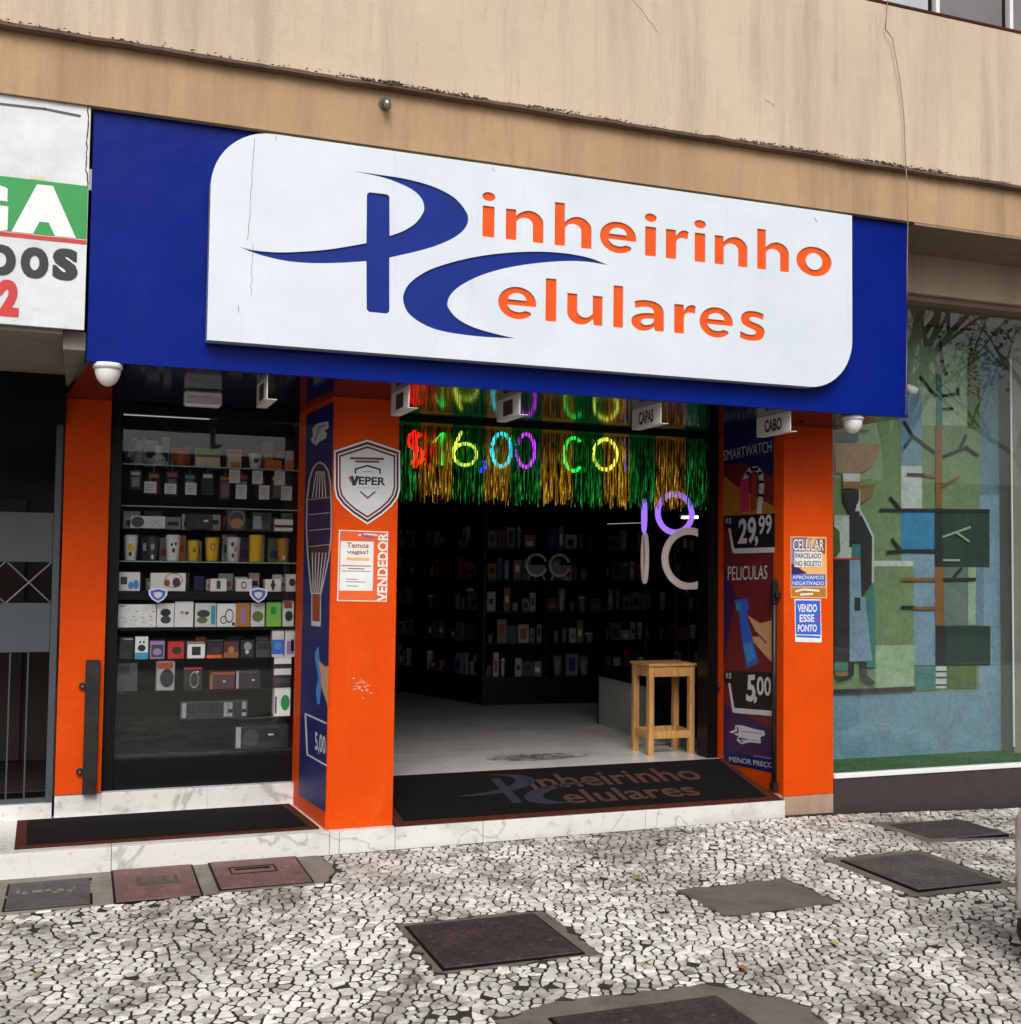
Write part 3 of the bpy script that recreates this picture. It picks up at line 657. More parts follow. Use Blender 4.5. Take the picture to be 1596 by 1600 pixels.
for ch, lps in A1+A2:
    V, F = filled(lps, 'letter'); S().add([(u, YP+0.009, v) for u, v in V], F).obj('letter', 'letter_orange', sg)
M('scratch', (90, 90, 92), 0.8)
for q in ([(397, 215), (393, 300), (387, 375)], [(396, 380), (394, 420), (392, 462)], [(431, 212), (432, 219)], [(372, 478), (374, 488)], [(771, 262), (772, 268)], [(1274, 340), (1277, 347)]):
    crackline(q, YP-0.0005, sg, 'scratch', 0.0013, 'scratch')

# ================================================================== SHOP FRONT
ph = T('phone_shop', 'orange phone shop front with open entrance and dark interior', 'shop', (1.2, 0.4, 0))
# pilasters (orange), right one on a bare plinth
pm = S().prism([(0.0, 0.0), (0.425, 0.0), (0.425, 0.86), (-0.059, 0.86)], lambda u, v: (u, v, ZC), lambda u, v: (u, v, 0.001)).obj('pilaster', 'orange_paint', ph, 0.003)
pr_ = BX(3.282, 3.705, 0.0, 0.95, 0.012, ZC).obj('pilaster', 'orange_paint', ph, 0.003)
BX(3.2825, 3.704, 0.002, 0.95, -0.3, 0.011).obj('plinth', 'plinth_plaster', pr_)
BX(3.252, 3.2815, 0.02, 0.95, -0.3, 0.02).obj('plinth_side', 'plinth_plaster', pr_)
BX(-1.56, -1.285, 0.80, 1.1, ZF+0.001, ZC).obj('pilaster', 'orange_paint', ph, 0.003)
S().prism([(-1.43, -0.655), (3.79, -0.655), (3.79, 0.98), (-1.56, 0.98), (-1.56, 0.67)], lambda u, v: (u, v, ZC), lambda u, v: (u, v, ZC+0.03)).obj('soffit', 'soffit_gloss', ph)
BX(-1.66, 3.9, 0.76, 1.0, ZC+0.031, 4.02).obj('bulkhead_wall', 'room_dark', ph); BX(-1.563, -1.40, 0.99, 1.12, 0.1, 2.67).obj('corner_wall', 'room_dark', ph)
BX(3.28, 3.31, -0.2, -0.19, 2.66, 2.668).obj('soffit_joint', 'black_frame', ph)
# room shell
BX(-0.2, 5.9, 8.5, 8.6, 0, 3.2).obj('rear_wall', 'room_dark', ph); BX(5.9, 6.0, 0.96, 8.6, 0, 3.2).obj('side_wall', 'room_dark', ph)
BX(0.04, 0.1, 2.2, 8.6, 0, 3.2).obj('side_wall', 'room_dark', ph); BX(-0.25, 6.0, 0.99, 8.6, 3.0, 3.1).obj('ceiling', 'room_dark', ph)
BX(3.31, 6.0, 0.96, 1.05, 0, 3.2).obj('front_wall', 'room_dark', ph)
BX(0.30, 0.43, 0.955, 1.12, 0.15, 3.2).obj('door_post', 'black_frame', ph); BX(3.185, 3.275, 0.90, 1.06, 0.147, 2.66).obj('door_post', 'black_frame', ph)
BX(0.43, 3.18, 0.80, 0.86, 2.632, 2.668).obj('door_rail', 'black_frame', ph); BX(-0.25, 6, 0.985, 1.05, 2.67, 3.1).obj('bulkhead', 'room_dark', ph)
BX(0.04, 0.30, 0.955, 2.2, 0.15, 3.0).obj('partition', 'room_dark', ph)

# doormats
def doormat(t, poly, zf, border, mat, inner_mat):
    S().prism(poly, lambda u, v: (u, v, zf(v)+0.012), lambda u, v: (u, v, zf(v)+0.0005)).obj('border', border, t)
    cx = sum(p[0] for p in poly)/4; xs_ = sorted(p[0] for p in poly); ys_ = sorted(p[1] for p in poly)
    b = 0.045
    inn = [(p[0]+(b if p[0] < cx else -b)*1.3, p[1]+(b if p[1] < (ys_[0]+ys_[3])/2 else -b*0.6)) for p in poly]
    S().prism(inn, lambda u, v: (u, v, zf(v)+0.0155), lambda u, v: (u, v, zf(v)+0.006)).obj('pile', mat, t)
t = T('doormat', 'black doormat with worn red-brown edge on the marble step below the display window', 'doormat', (-0.9, 0.4, 0))
doormat(t, [(-1.75, 0.03), (-0.03, 0.03), (-0.085, 0.79), (-1.77, 0.77)], lambda v: 0.0, 'red_edge', 'mat_black', None)
rz = lambda v: 0.001+max(0.0, min(1.0, (v+0.04)/0.80))*(ZF+0.004)
rp = T('entrance_ramp', 'low ramp under the printed doormat in the shop entrance', 'ramp', (1.8, 0.3, 0))
S().prism([(-0.05, 0.0012), (0.79, 0.0012), (0.79, ZF-0.001)], lambda u, v: (0.427, u, v), lambda u, v: (3.25, u, v)).obj('ramp_body', 'red_edge', rp)
t = T('doormat', 'black printed doormat with faded orange shop name on the entrance ramp', 'doormat', (1.8, 0.3, 0))
doormat(t, [(0.435, -0.05), (3.20, -0.05), (3.255, 0.78), (0.435, 0.78)], rz, 'red_edge', 'mat_black', None)
M('faded_orange', (66, 35, 27), 0.95, 0, 0.5, 60); M('faded_blue', (24, 27, 42), 0.95, 0, 0.5, 60)
def on_mat(x0, x1, y0, y1): return lambda u, v: (x0+(x1-x0)*u, y0+(y1-y0)*v, rz(y0+(y1-y0)*v)+0.0168)
text_on('lettering', 'inheirinho', on_mat(1.52, 2.86, 0.37, 0.63), 'faded_orange', t, 0.015)
text_on('lettering', 'elulares', on_mat(1.66, 2.68, 0.09, 0.32), 'faded_orange', t, 0.015)
for lp in (L_P, L_C):
    V, F = filled([lp], 'logo'); xa, xb, za, zb2 = z5(37, 0)[0], z5(1572, 0)[0], z5(37, 745)[1], z5(503, 40)[1]
    S().add([on_mat(0.92, 2.05, 0.02, 0.68)((u-xa)/(xb-xa), (v-za)/(zb2-za)) for u, v in V], F).obj('printed_logo', 'faded_blue', t)

# ================================================================== helpers for flat print
def WP(px, py, P0, N):
    r = ray(px, py); return CAM_C+r*((Vector(P0)-CAM_C).dot(Vector(N))/r.dot(Vector(N)))
def printY(name, pts, Y, mat, parent): return S().poly([W(*q, Y) for q in pts]).obj(name, mat, parent)
def lineloop(pts, w):                             # thin closed band in 2-D pixels
    return pts
def bandY(name, pts, w, Y, mat, parent, closed=False, mapper=None):
    mapper = mapper or (lambda x, y: W(x, y, Y)); s = S(); k = len(pts)
    for i in range(k if closed else k-1):
        (x0, y0), (x1, y1) = pts[i], pts[(i+1) % k]; dx, dy = x1-x0, y1-y0; L = max(math.hypot(dx, dy), 1e-6); nx, ny = -dy/L*w/2, dx/L*w/2
        ex, ey = dx/L*w*0.3, dy/L*w*0.3
        s.poly([mapper(x0+nx-ex, y0+ny-ey), mapper(x1+nx+ex, y1+ny+ey), mapper(x1-nx+ex, y1-ny+ey), mapper(x0-nx-ex, y0-ny-ey)])
    return s.obj(name, mat, parent)
for nm, c in dict(ink_white=(226, 226, 224), ink_black=(24, 24, 26), ink_navy=(18, 24, 96), ink_purple=(58, 24, 74), ink_maroon=(110, 32, 36), ink_rust=(150, 62, 30), ink_gold=(176, 116, 34),
                  ink_red=(190, 38, 34), ink_green=(22, 140, 62), ink_teal=(40, 150, 170), ink_sky=(66, 140, 205), ink_skin=(206, 156, 116), ink_pink=(196, 52, 92), ink_wine=(70, 36, 46),
                  ink_grey=(150, 152, 154), ink_brown=(150, 84, 48), ink_blue=(52, 96, 196), ink_lilac=(150, 120, 170), ink_peach=(236, 176, 110), ink_yellow=(224, 178, 40), ink_olive=(96, 110, 56),
                  ink_lime=(120, 190, 70), ink_orange=(224, 92, 30), ink_cream=(206, 196, 168), ink_darkgrey=(58, 58, 62), ink_stockgrey=(104, 104, 106), ink_palegrey=(204, 206, 208)).items(): M(nm, c, 0.5, 0, 0.07, 9)

# ================================================================== NEIGHBOUR AT LEFT
ns = T('neighbour_sign', 'weathered white banner sign with green band and cropped black and red lettering', 'sign', (-2.4, -0.72, 2.82))
BX(-4.6, -1.462, -0.725, -0.70, 2.825, 4.006).obj('banner', 'banner_white', ns)
YN = -0.7275
zg1, zg0 = 3.583, 3.302
BX(-4.6, -1.464, -0.7270, -0.7252, zg0, zg1).obj('green_band', 'ink_green', ns)
BX(-4.6, -1.464, -0.7270, -0.7252, zg0-0.028, zg0-0.006).obj('red_line', 'ink_red', ns)
def chr_(ch, x0, x1, y0, y1, mat, bold=0.05):
    a, b = W(x0, (y0+y1)/2, YN), W(x1, (y0+y1)/2, YN); zt_, zb_ = W((x0+x1)/2, y0, YN).z, W((x0+x1)/2, y1, YN).z
    k = 0.10*(b.x-a.x)
    V, F = text2d(ch, bold); s = S()
    for i, dx in enumerate((0.0, 0.5, 1.0)): s.add([(a.x+(b.x-a.x-k)*u+dx*k, YN-0.0003*i, zb_+(zt_-zb_)*v) for u, v in V], F)
    s.obj('letter', mat, ns)
chr_('A', 19, 120, 289, 367, 'ink_white', 0.05); chr_('G', -92, 13, 281, 361, 'ink_white', 0.05)
chr_('S', 82, 122, 388, 438, 'ink_black', 0.055); chr_('O', 32, 76, 386, 435, 'ink_black', 0.055); chr_('D', -18, 25, 382, 430, 'ink_black', 0.055); chr_('2', -3, 30, 437, 494, 'ink_red', 0.05)
bandY('seam_mark', [(0, 162), (70, 170), (125, 181)], 4, -0.7263, 'ink_darkgrey', ns)
printY('tape_patch', [(46, 273), (70, 275), (73, 282), (48, 279)], -0.7265, 'ink_cream', ns)
M('wet_black', (26, 26, 26), 0.8)
crackline([(138, 165), (136, 215), (134, 260), (137, 292)], -0.727, ns, 'torn_edge', 0.003, 'wet_black')
nb = T('neighbour_entrance', 'dark entrance of the left neighbour with grey barred gate', 'gate', (-2.5, 0.85, 0.1))
BX(-6, -1.565, -0.69, 0.70, 2.80, 2.83).obj('soffit_board', 'grey_board', nb, 0.003)
BX(-1.564, -1.452, -0.64, 0.74, 2.73, 2.83).obj('soffit_end', 'grey_board', nb, 0.003)
BX(-6, -1.565, 0.70, 0.80, 2.5, 3.2).obj('lintel', 'room_dark', nb)
M('gate_grey', (62, 68, 74), 0.5, 0, 0.1, 5)
BX(-1.615, -1.572, 0.82, 0.875, 0.102, 2.5).obj('gate_post', 'gate_grey', nb, 0.003)
BX(-6, -1.616, 0.84, 0.86, 1.615, 1.93).obj('gate_panel', 'gate_grey', nb, 0.002); BX(-6, -1.616, 0.84, 0.86, 1.045, 1.356).obj('gate_panel', 'gate_grey', nb, 0.002)
for i in range(12):
    x = -1.74-0.105*i; S().tube([(x, 0.85, 0.13), (x, 0.85, 1.045)], 0.006, 6).obj('gate_bar', 'gate_grey', nb)
for i in range(4):
    x = -1.62-0.27*i
    S().tube([(x, 0.855, 1.357), (x-0.26, 0.855, 1.614)], 0.005, 6).obj('cross_bar', 'steel', nb); S().tube([(x, 0.845, 1.614), (x-0.26, 0.845, 1.357)], 0.005, 6).obj('cross_bar', 'steel', nb)
BX(-6, -1.616, 0.84, 0.86, 0.101, 0.13).obj('gate_rail', 'gate_grey', nb)
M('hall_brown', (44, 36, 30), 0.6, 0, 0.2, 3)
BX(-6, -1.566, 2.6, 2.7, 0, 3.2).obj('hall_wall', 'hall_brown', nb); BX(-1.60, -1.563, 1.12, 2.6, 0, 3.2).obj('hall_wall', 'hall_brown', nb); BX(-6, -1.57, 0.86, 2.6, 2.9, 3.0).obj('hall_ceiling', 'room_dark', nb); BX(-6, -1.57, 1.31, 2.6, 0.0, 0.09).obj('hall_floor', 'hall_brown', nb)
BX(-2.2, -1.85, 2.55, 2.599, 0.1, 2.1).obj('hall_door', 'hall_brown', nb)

# black lock channel on the left pilaster
t = T('lock_channel', 'narrow black metal box with two lugs low on the left orange pilaster', 'metal box', (-1.355, 0.79, 0.15))
BX(-1.398, -1.312, 0.745, 0.799, 0.152, 0.995).obj('channel', 'dark_metal', t, 0.004)
for z in (0.29, 0.83):
    S().tube([(-1.415, 0.799, z), (-1.415, 0.775, z)], 0.022, 12).obj('lug', 'dark_metal', t); S().tube([(-1.415, 0.774, z), (-1.415, 0.770, z)], 0.007, 8).obj('bolt_head', 'steel', t)

# ================================================================== DISPLAY WINDOW (left)
dw = T('display_window', 'black framed glass display window full of gadgets between two orange pilasters', 'display window', (-0.7, 0.87, ZF))
WXa, WXb = -1.284, 0.03
BX(WXa, WXa+0.075, 0.865, 0.93, ZF+0.001, 2.668).obj('frame_post', 'black_frame', dw, 0.003); BX(WXb-0.05, WXb, 0.865, 0.93, ZF+0.001, 2.668).obj('frame_post', 'black_frame', dw, 0.003)
BX(WXa+0.076, WXb-0.051, 0.868, 0.928, ZF+0.001, 0.338).obj('kick_panel', 'black_frame', dw, 0.003)
BX(WXa+0.076, WXb-0.051, 0.868, 0.928, 2.60, 2.668).obj('frame_head', 'black_frame', dw, 0.003)
BX(WXa+0.076, WXb-0.051, 0.886, 0.892, 0.339, 2.599).obj('glass_pane', 'clear_glass', dw)
M('case_dark', (15, 15, 15), 0.6, 0, 0.2, 5)
BX(WXa, WXb, 1.55, 1.58, ZF, 2.668).obj('back_panel', 'case_dark', dw); BX(WXa-0.0, WXa+0.02, 0.931, 1.55, ZF, 2.668).obj('side_panel', 'black_matt', dw); BX(WXb-0.02, WXb, 0.931, 1.55, ZF, 2.668).obj('side_panel', 'black_matt', dw)
BX(WXa+0.021, WXb-0.021, 0.931, 1.549, ZF+0.001, 0.30).obj('case_floor', 'case_dark', dw)
YG = 0.965
rowz = {k: W(300, y, YG).z for k, y in dict(a=728, b=792, c=827, d=877, e=924, f=980, g=1029, h=1078, i=1124, j=1174).items()}
glass('shelf_glass', (0.90, 0.94, 0.92), 1.5)
for k, z in rowz.items():
    if k in 'fj': continue
    BX(WXa+0.03, WXb-0.03, 0.95, 1.5, z-0.010, z-0.0005).obj('shelf', 'shelf_glass' if k != 'e' else 'black_frame', dw)
BX(WXa+0.08, WXb-0.055, 0.932, 0.949, rowz['e']-0.055, rowz['e']-0.001).obj('shelf_edge', 'black_frame', dw)
BX(WXa+0.03, WXb-0.03, 0.95, 1.5, rowz['f']-0.022, rowz['f']-0.0005).obj('shelf', 'black_frame', dw); BX(WXa+0.03, WXb-0.03, 0.95, 1.5, rowz['j']-0.022, rowz['j']-0.0005).obj('shelf', 'case_dark', dw)
def q3(x, y): return (150+x/4.56, 560+y/4.56)
def q4(x, y): return (150+x/4.56, 890+y/4.56)
def ext(q, x0, y0, x1, y1, row):
    a, b = W(*q(x0, (y0+y1)/2), YG), W(*q(x1, (y0+y1)/2), YG); h = (W(*q(x0, y0), YG).z-W(*q(x0, y1), YG).z); z = rowz[row]+0.0006
    return a.x, b.x, z, z+h
IK = 'ink_'
def gbox(q, x0, y0, x1, y1, row, body, label, marks=(), depth=0.09, name='boxed_product', cat='box', Y=YG, pal=None):
    xa, xb, za, zb_ = ext(q, x0, y0, x1, y1, row); t = T(name, label, cat, ((xa+xb)/2, Y, za))
    BX(xa+0.001, xb-0.001, Y, Y+depth, za, zb_).obj('carton', IK+body, t, 0.0015)
    for kind, u0, v0, u1, v1, c in marks:
        X0, X1, Z0, Z1 = xa+(xb-xa)*u0, xa+(xb-xa)*u1, za+(zb_-za)*v0, za+(zb_-za)*v1
        if kind == 'r': S().poly([(X0, Y-0.0012, Z0), (X1, Y-0.0012, Z0), (X1, Y-0.0012, Z1), (X0, Y-0.0012, Z1)]).obj('print', IK+c, t)
        elif kind == 'o': S().poly([((X0+X1)/2+(X1-X0)/2*math.cos(a), Y-0.0013, (Z0+Z1)/2+(Z1-Z0)/2*math.sin(a)) for a in [2*math.pi*i/18 for i in range(18)]]).obj('print', IK+c, t)
        elif kind == 'O': S().ring(((X0+X1)/2, Y-0.001, (Z0+Z1)/2), (1, 0, 0), (0, 0, (Z1-Z0)/(X1-X0)), (X1-X0)/2, 0.003, 18, 5).obj('print', IK+c, t)
        elif kind == 's':
            s = S(); rr = random.Random(int(x0*7+y0))
            for i in range(26):
                u, v = rr.uniform(X0, X1-0.02), rr.uniform(Z0, Z1); w = rr.uniform(0.008, 0.022); s.poly([(u, Y-0.0012, v), (u+w, Y-0.0012, v+rr.uniform(-.004, .004)), (u+w, Y-0.0012, v+0.002), (u, Y-0.0012, v+0.002)])
            s.obj('print', IK+c, t)
    return t
def gcup(q, x0, y0, x1, y1, row, body, label, deco=None, lid=None, Y=YG+0.05, taper=0.82, name='drinking_cup', cat='cup'):
    xa, xb, za, zb_ = ext(q, x0, y0, x1, y1, row); r = (xb-xa)/2; cx = (xa+xb)/2; h = zb_-za; t = T(name, label, cat, (cx, Y, za))
    S().lathe(cx, Y, [(r*taper*0.9, za), (r*taper, za+0.004), (r, za+h*0.86), (r*1.02, za+h*0.9), (r*1.0, za+h*0.92)], 18).obj('body', IK+body, t, smooth=True)
    S().lathe(cx, Y, [(r*1.04, za+h*0.921), (r*1.04, za+h*0.96), (r*0.8, za+h)], 18).obj('lid', IK+(lid or body), t, smooth=True)
    if deco:
        for (u, v, w, c) in deco:
            n = 10; a0 = -math.pi/2+(u-0.5)*1.6; pts = []
            for i in range(n): 
                a = 2*math.pi*i/n; ang = a0+w*0.5*math.cos(a)/0.6; zz = za+h*(v+w*0.32*math.sin(a)); rr_ = r*(taper+(1-taper)*(zz-za)/(h*0.86))+0.0015
                pts.append((cx+rr_*math.cos(ang), Y+rr_*math.sin(ang), zz))
            S().poly(pts).obj('print', IK+c, t)
    return t
def card(q, x0, y0, x1, y1, label, Y=0.985, group='price cards hanging under the upper shelf'):
    a, b = W(*q(x0, y0), Y), W(*q(x1, y1), Y); t = T('price_card', label, 'card', ((a.x+b.x)/2, Y, b.z), group)
    BX(a.x, b.x, Y, Y+0.002, b.z, a.z).obj('card', IK+'palegrey', t)
    for k in range(3): BX(a.x+0.012, b.x-0.014-0.006*k, Y-0.001, Y-0.0004, a.z-0.025-0.018*k, a.z-0.020-0.018*k).obj('print_line', IK+'grey', t)
    S().tube([((a.x+b.x)/2, Y+0.003, a.z-0.004), ((a.x+b.x)/2, Y+0.05, a.z+0.03)], 0.0015, 5).obj('hook', 'steel', t)
# top row: novelty lamps and toys
def figure(q, x0, y0, x1, y1, row, mat, label, ears=True):
    xa, xb, za, zb_ = ext(q, x0, y0, x1, y1, row); cx = (xa+xb)/2; h = zb_-za; r = (xb-xa)/2; Y = YG+0.06
    t = T('toy_figure', label, 'toy', (cx, Y, za))
    S().lathe(cx, Y, [(r*.75, za), (r*.8, za+h*.06), (r*.8, za+h*.1), (r*.5, za+h*.12), (r*.68, za+h*.25), (r*.6, za+h*.42), (r*.3, za+h*.52)], 16).obj('body', mat, t, smooth=True)
    S().lathe(cx, Y, [(r*.2, za+h*.50), (r*.5, za+h*.56), (r*.62, za+h*.68), (r*.5, za+h*.82), (r*.15, za+h*.88)], 16).obj('head', mat, t, smooth=True)
    for sgn in (-1, 1):
        if ears: S().ring((cx+sgn*r*.55, Y, za+h*.86), (1, 0, 0), (0, 0, 1), r*.26, r*.09, 14, 6).obj('ear', mat, t, smooth=True)
        S().tube([(cx+sgn*r*.55, Y, za+h*.40), (cx+sgn*r*.85, Y-.02, za+h*.28), (cx+sgn*r*.8, Y-.03, za+h*.16)], r*.13, 8).obj('arm', mat, t, smooth=True)
figure(q3, 245, 550, 370, 745, 'a', IK+'grey', 'grey figure lamp with ring ears on the top shelf of the display window')
figure(q3, 400, 600, 500, 765, 'a', IK+'palegrey', 'small pale rounded figure beside the ring-eared lamp, top shelf', False)
gcup(q3, 550, 640, 680, 765, 'a', 'rust', 'round rust-coloured jar on the top shelf', None, 'brown', taper=0.95, name='round_jar', cat='jar')
gbox(q3, 710, 640, 885, 772, 'a', 'cream', 'cream box with olive upper half on the top shelf', [('r', 0, .5, 1, 1, 'olive')])
gbox(q3, 940, 650, 1040, 780, 'a', 'cream', 'cream box with red top and yellow foot, top shelf', [('r', 0, .7, 1, .92, 'red'), ('r', .2, 0, .9, .3, 'gold')])
gcup(q3, 1095, 680, 1190, 790, 'a', 'palegrey', 'pale cup with dark print on the top shelf', [(.5, .5, .5, 'darkgrey')], taper=.8)
gbox(q3, 1205, 725, 1325, 790, 'a', 'orange', 'low orange box at the right of the top shelf', [('r', .2, .2, .8, .8, 'gold')])
gbox(q3, 1360, 655, 1410, 790, 'a', 'palegrey', 'narrow pale box at the right end of the top shelf', [('r', 0, 0, 1, .5, 'orange')])
for r_, w_ in zip(((345, 875, 430, 960), (490, 890, 572, 966), (638, 885, 716, 972)), ('leftmost', 'middle', 'rightmost')): card(q3, *r_, w_+' white price card of the three hanging at the left under the top shelf')
for r_, w_ in zip(((950, 790, 1026, 890), (1115, 798, 1187, 897), (1272, 800, 1346, 905)), ('leftmost', 'middle', 'rightmost')): card(q3, *r_, w_+' white price card of the three hanging right, in the upper staggered row')
for r_, w_ in zip(((998, 898, 1073, 1003), (1163, 903, 1236, 1006), (1320, 908, 1396, 1012)), ('leftmost', 'middle', 'rightmost')): card(q3, *r_, w_+' white price card of the three hanging right, in the lower staggered row')
# watches row
gbox(q3, 245, 1105, 495, 1192, 'c', 'palegrey', 'long pale watch box with round dark dial at left', [('o', .02, .05, .40, .95, 'darkgrey'), ('s', .45, .2, .92, .8, 'grey')], 0.06)
gbox(q3, 640, 1085, 835, 1195, 'c', 'black', 'black twin-cone speaker on the watch shelf', [('O', .08, .1, .48, .9, 'darkgrey'), ('r', .66, .5, .82, .62, 'palegrey')], 0.08, 'small_speaker', 'speaker')
gbox(q3, 935, 1080, 1066, 1222, 'c', 'darkgrey', 'dark case with rounded yellow product on the watch shelf', [('o', .2, .1, .9, .6, 'gold'), ('O', .1, .1, .95, .98, 'grey')], 0.07)
gbox(q3, 1115, 1095, 1250, 1225, 'c', 'darkgrey', 'dark case with grey buckle on the watch shelf', [('r', .05, .1, .5, .8, 'grey'), ('o', .45, .4, .95, .98, 'black')], 0.07)
gbox(q3, 1275, 1130, 1405, 1215, 'c', 'white', 'stack of thin white boxes beside the right frame', [('r', 0, .3, 1, .52, 'black')], 0.08)
# cups row
gcup(q3, 200, 1245, 300, 1428, 'd', 'white', 'white cup with yellow cartoon-like print, leftmost in the cup row', [(.5, .5, .55, 'yellow'), (.45, .25, .3, 'darkgrey')], 'white')
gcup(q3, 358, 1250, 452, 1432, 'd', 'darkgrey', 'dark cup with pale spots in the cup row', [(.5, .55, .4, 'grey'), (.5, .15, .3, 'palegrey')], 'black')
gcup(q3, 500, 1252, 606, 1440, 'd', 'white', 'white cup with a dark face print in the cup row', [(.35, .62, .2, 'black'), (.7, .65, .2, 'black'), (.5, .4, .3, 'darkgrey')])
gcup(q3, 662, 1280, 742, 1440, 'd', 'yellow', 'small yellow cup left of the ringed yellow cup', [(.5, .5, .35, 'olive')], 'darkgrey')
gcup(q3, 785, 1268, 882, 1440, 'd', 'yellow', 'yellow cup with dark ringed print, mid cup row', [(.5, .6, .5, 'darkgrey'), (.5, .6, .36, 'yellow')])
gcup(q3, 935, 1262, 1036, 1440, 'd', 'palegrey', 'grey patterned cup right of the yellow cups', [(.35, .7, .3, 'darkgrey'), (.65, .5, .35, 'grey'), (.4, .25, .3, 'darkgrey')])
gcup(q3, 1098, 1252, 1198, 1448, 'd', 'yellow', 'plain tall yellow cup in the cup row', None, taper=.97)
gcup(q3, 1298, 1268, 1386, 1440, 'd', 'gold', 'amber cup at the right end of the cup row', [(.5, .2, .3, 'cream')])
gbox(q3, 1280, 1460, 1350, 1580, 'e', 'cream', 'narrow cream box with dark patches left of the white spare box', [('r', .2, .4, .7, .7, 'darkgrey')], 0.04, Y=YG+0.12)
# small boxes on the thick black shelf
gbox(q4, 160, 20, 315, 155, 'e', 'white', 'white box with blue figures print, left on the black shelf', [('r', .1, .35, .4, .75, 'darkgrey'), ('o', .45, .1, .7, .5, 'sky'), ('o', .68, .1, .95, .6, 'sky')])
gbox(q4, 388, 30, 640, 160, 'e', 'white', 'wide white box with brown headphones print on the black shelf', [('O', .4, .2, .9, .98, 'brown'), ('o', .38, .25, .55, .65, 'brown'), ('o', .62, .2, .85, .75, 'ink' if False else 'wine')])
gbox(q4, 815, 65, 932, 155, 'e', 'white', 'white box with slim dark band print on the black shelf', [('r', .38, .2, .62, .85, 'darkgrey')])
gbox(q4, 998, 68, 1113, 158, 'e', 'white', 'white box with small ring print on the black shelf', [('O', .35, .25, .62, .75, 'black')])
gbox(q4, 1205, 68, 1320, 155, 'e', 'white', 'white box with dark watch print on the black shelf', [('o', .35, .3, .65, .75, 'black'), ('r', .42, .1, .58, .95, 'darkgrey')])
gbox(q4, 1355, 30, 1425, 155, 'e', 'palegrey', 'tall white box with black round print at the right of the black shelf', [('o', .3, .3, .95, .75, 'black')])
# row of accessory boxes
gbox(q4, 155, 245, 430, 410, 'f', 'white', 'wide white box covered in fine blue writing lines', [('s', .05, .1, .55, .85, 'blue'), ('s', .55, .1, .98, .85, 'darkgrey'), ('r', .05, .9, .2, .95, 'red')])
gbox(q4, 433, 240, 558, 410, 'f', 'white', 'white box with black earphone case print', [('o', .2, .45, .8, .78, 'black'), ('o', .22, .15, .82, .48, 'darkgrey')])
gbox(q4, 560, 225, 695, 410, 'f', 'white', 'taller white box with tiny earbuds print', [('o', .3, .5, .5, .62, 'grey'), ('o', .55, .48, .75, .6, 'darkgrey')])
gbox(q4, 705, 240, 858, 410, 'f', 'palegrey', 'pale box with green-black earbuds and teal side', [('o', .1, .4, .7, .72, 'darkgrey'), ('o', .1, .15, .6, .42, 'olive'), ('r', .75, .1, .95, .9, 'teal')])
gbox(q4, 862, 245, 998, 410, 'f', 'white', 'white box with black cable earphones print', [('O', .2, .15, .5, .45, 'black'), ('O', .45, .2, .85, .75, 'black'), ('r', .8, .05, .95, .2, 'navy')])
gbox(q4, 998, 240, 1098, 410, 'f', 'gold', 'yellow box with lilac bottle print', [('r', .35, .15, .7, .8, 'lilac')])
gbox(q4, 1103, 240, 1203, 410, 'f', 'palegrey', 'white box with dark olive round gadget print', [('o', .1, .2, .9, .65, 'olive')])
gbox(q4, 1212, 235, 1322, 410, 'f', 'lime', 'lime green box in the accessory row', [('r', .3, .5, .65, .8, 'green')])
gbox(q4, 1330, 225, 1412, 410, 'f', 'palegrey', 'grey box with red head and black gadget print, right of the lime one', [('r', .1, .7, .8, .95, 'rust'), ('o', .2, .2, .9, .6, 'black')])
# boxes below
gbox(q4, 165, 480, 268, 640, 'g', 'black', 'black box with white lettering lines at left', [('r', .3, .88, .95, .94, 'grey'), ('r', .1, .72, .8, .75, 'darkgrey'), ('s', .1, .1, .8, .6, 'darkgrey')])
gbox(q4, 278, 480, 373, 640, 'g', 'white', 'white and teal box with earbuds print', [('r', 0, 0, 1, .3, 'teal'), ('o', .2, .35, .8, .65, 'black'), ('o', .3, .7, .45, .82, 'darkgrey'), ('o', .58, .7, .73, .82, 'darkgrey')])
gbox(q4, 384, 510, 490, 637, 'g', 'lilac', 'mauve box with dim print left of the red box', [('r', .1, .1, .9, .8, 'darkgrey'), ('o', .2, .2, .8, .6, 'lilac')])
gbox(q4, 512, 510, 628, 632, 'g', 'red', 'red box with black adapter print', [('o', .25, .25, .85, .7, 'black')])
gbox(q4, 652, 520, 778, 632, 'g', 'white', 'white box with black square print and brown rim', [('r', .25, .2, .75, .75, 'black'), ('r', 0, .92, 1, 1, 'brown')])
gbox(q4, 790, 515, 900, 630, 'g', 'black', 'black box with orange lower band', [('r', 0, 0, 1, .2, 'orange'), ('o', .3, .3, .9, .7, 'wine')])
gbox(q4, 910, 512, 1018, 630, 'g', 'wine', 'dark brown box with amber lower half', [('r', 0, 0, 1, .35, 'brown'), ('o', .3, .3, .7, .7, 'gold')])
gbox(q4, 1030, 508, 1130, 632, 'g', 'black', 'black box with pale gadget print', [('o', .25, .4, .8, .9, 'grey'), ('o', .35, .2, .6, .45, 'palegrey')])
gbox(q4, 1140, 512, 1240, 626, 'g', 'darkgrey', 'charcoal box with dim print beside the black one', [('r', .1, .5, .9, .9, 'black')])
gbox(q4, 1255, 415, 1340, 622, 'g', 'palegrey', 'tall white and blue box at the right of its row', [('r', 0, .1, 1, .6, 'blue'), ('o', .2, .25, .8, .55, 'sky')])
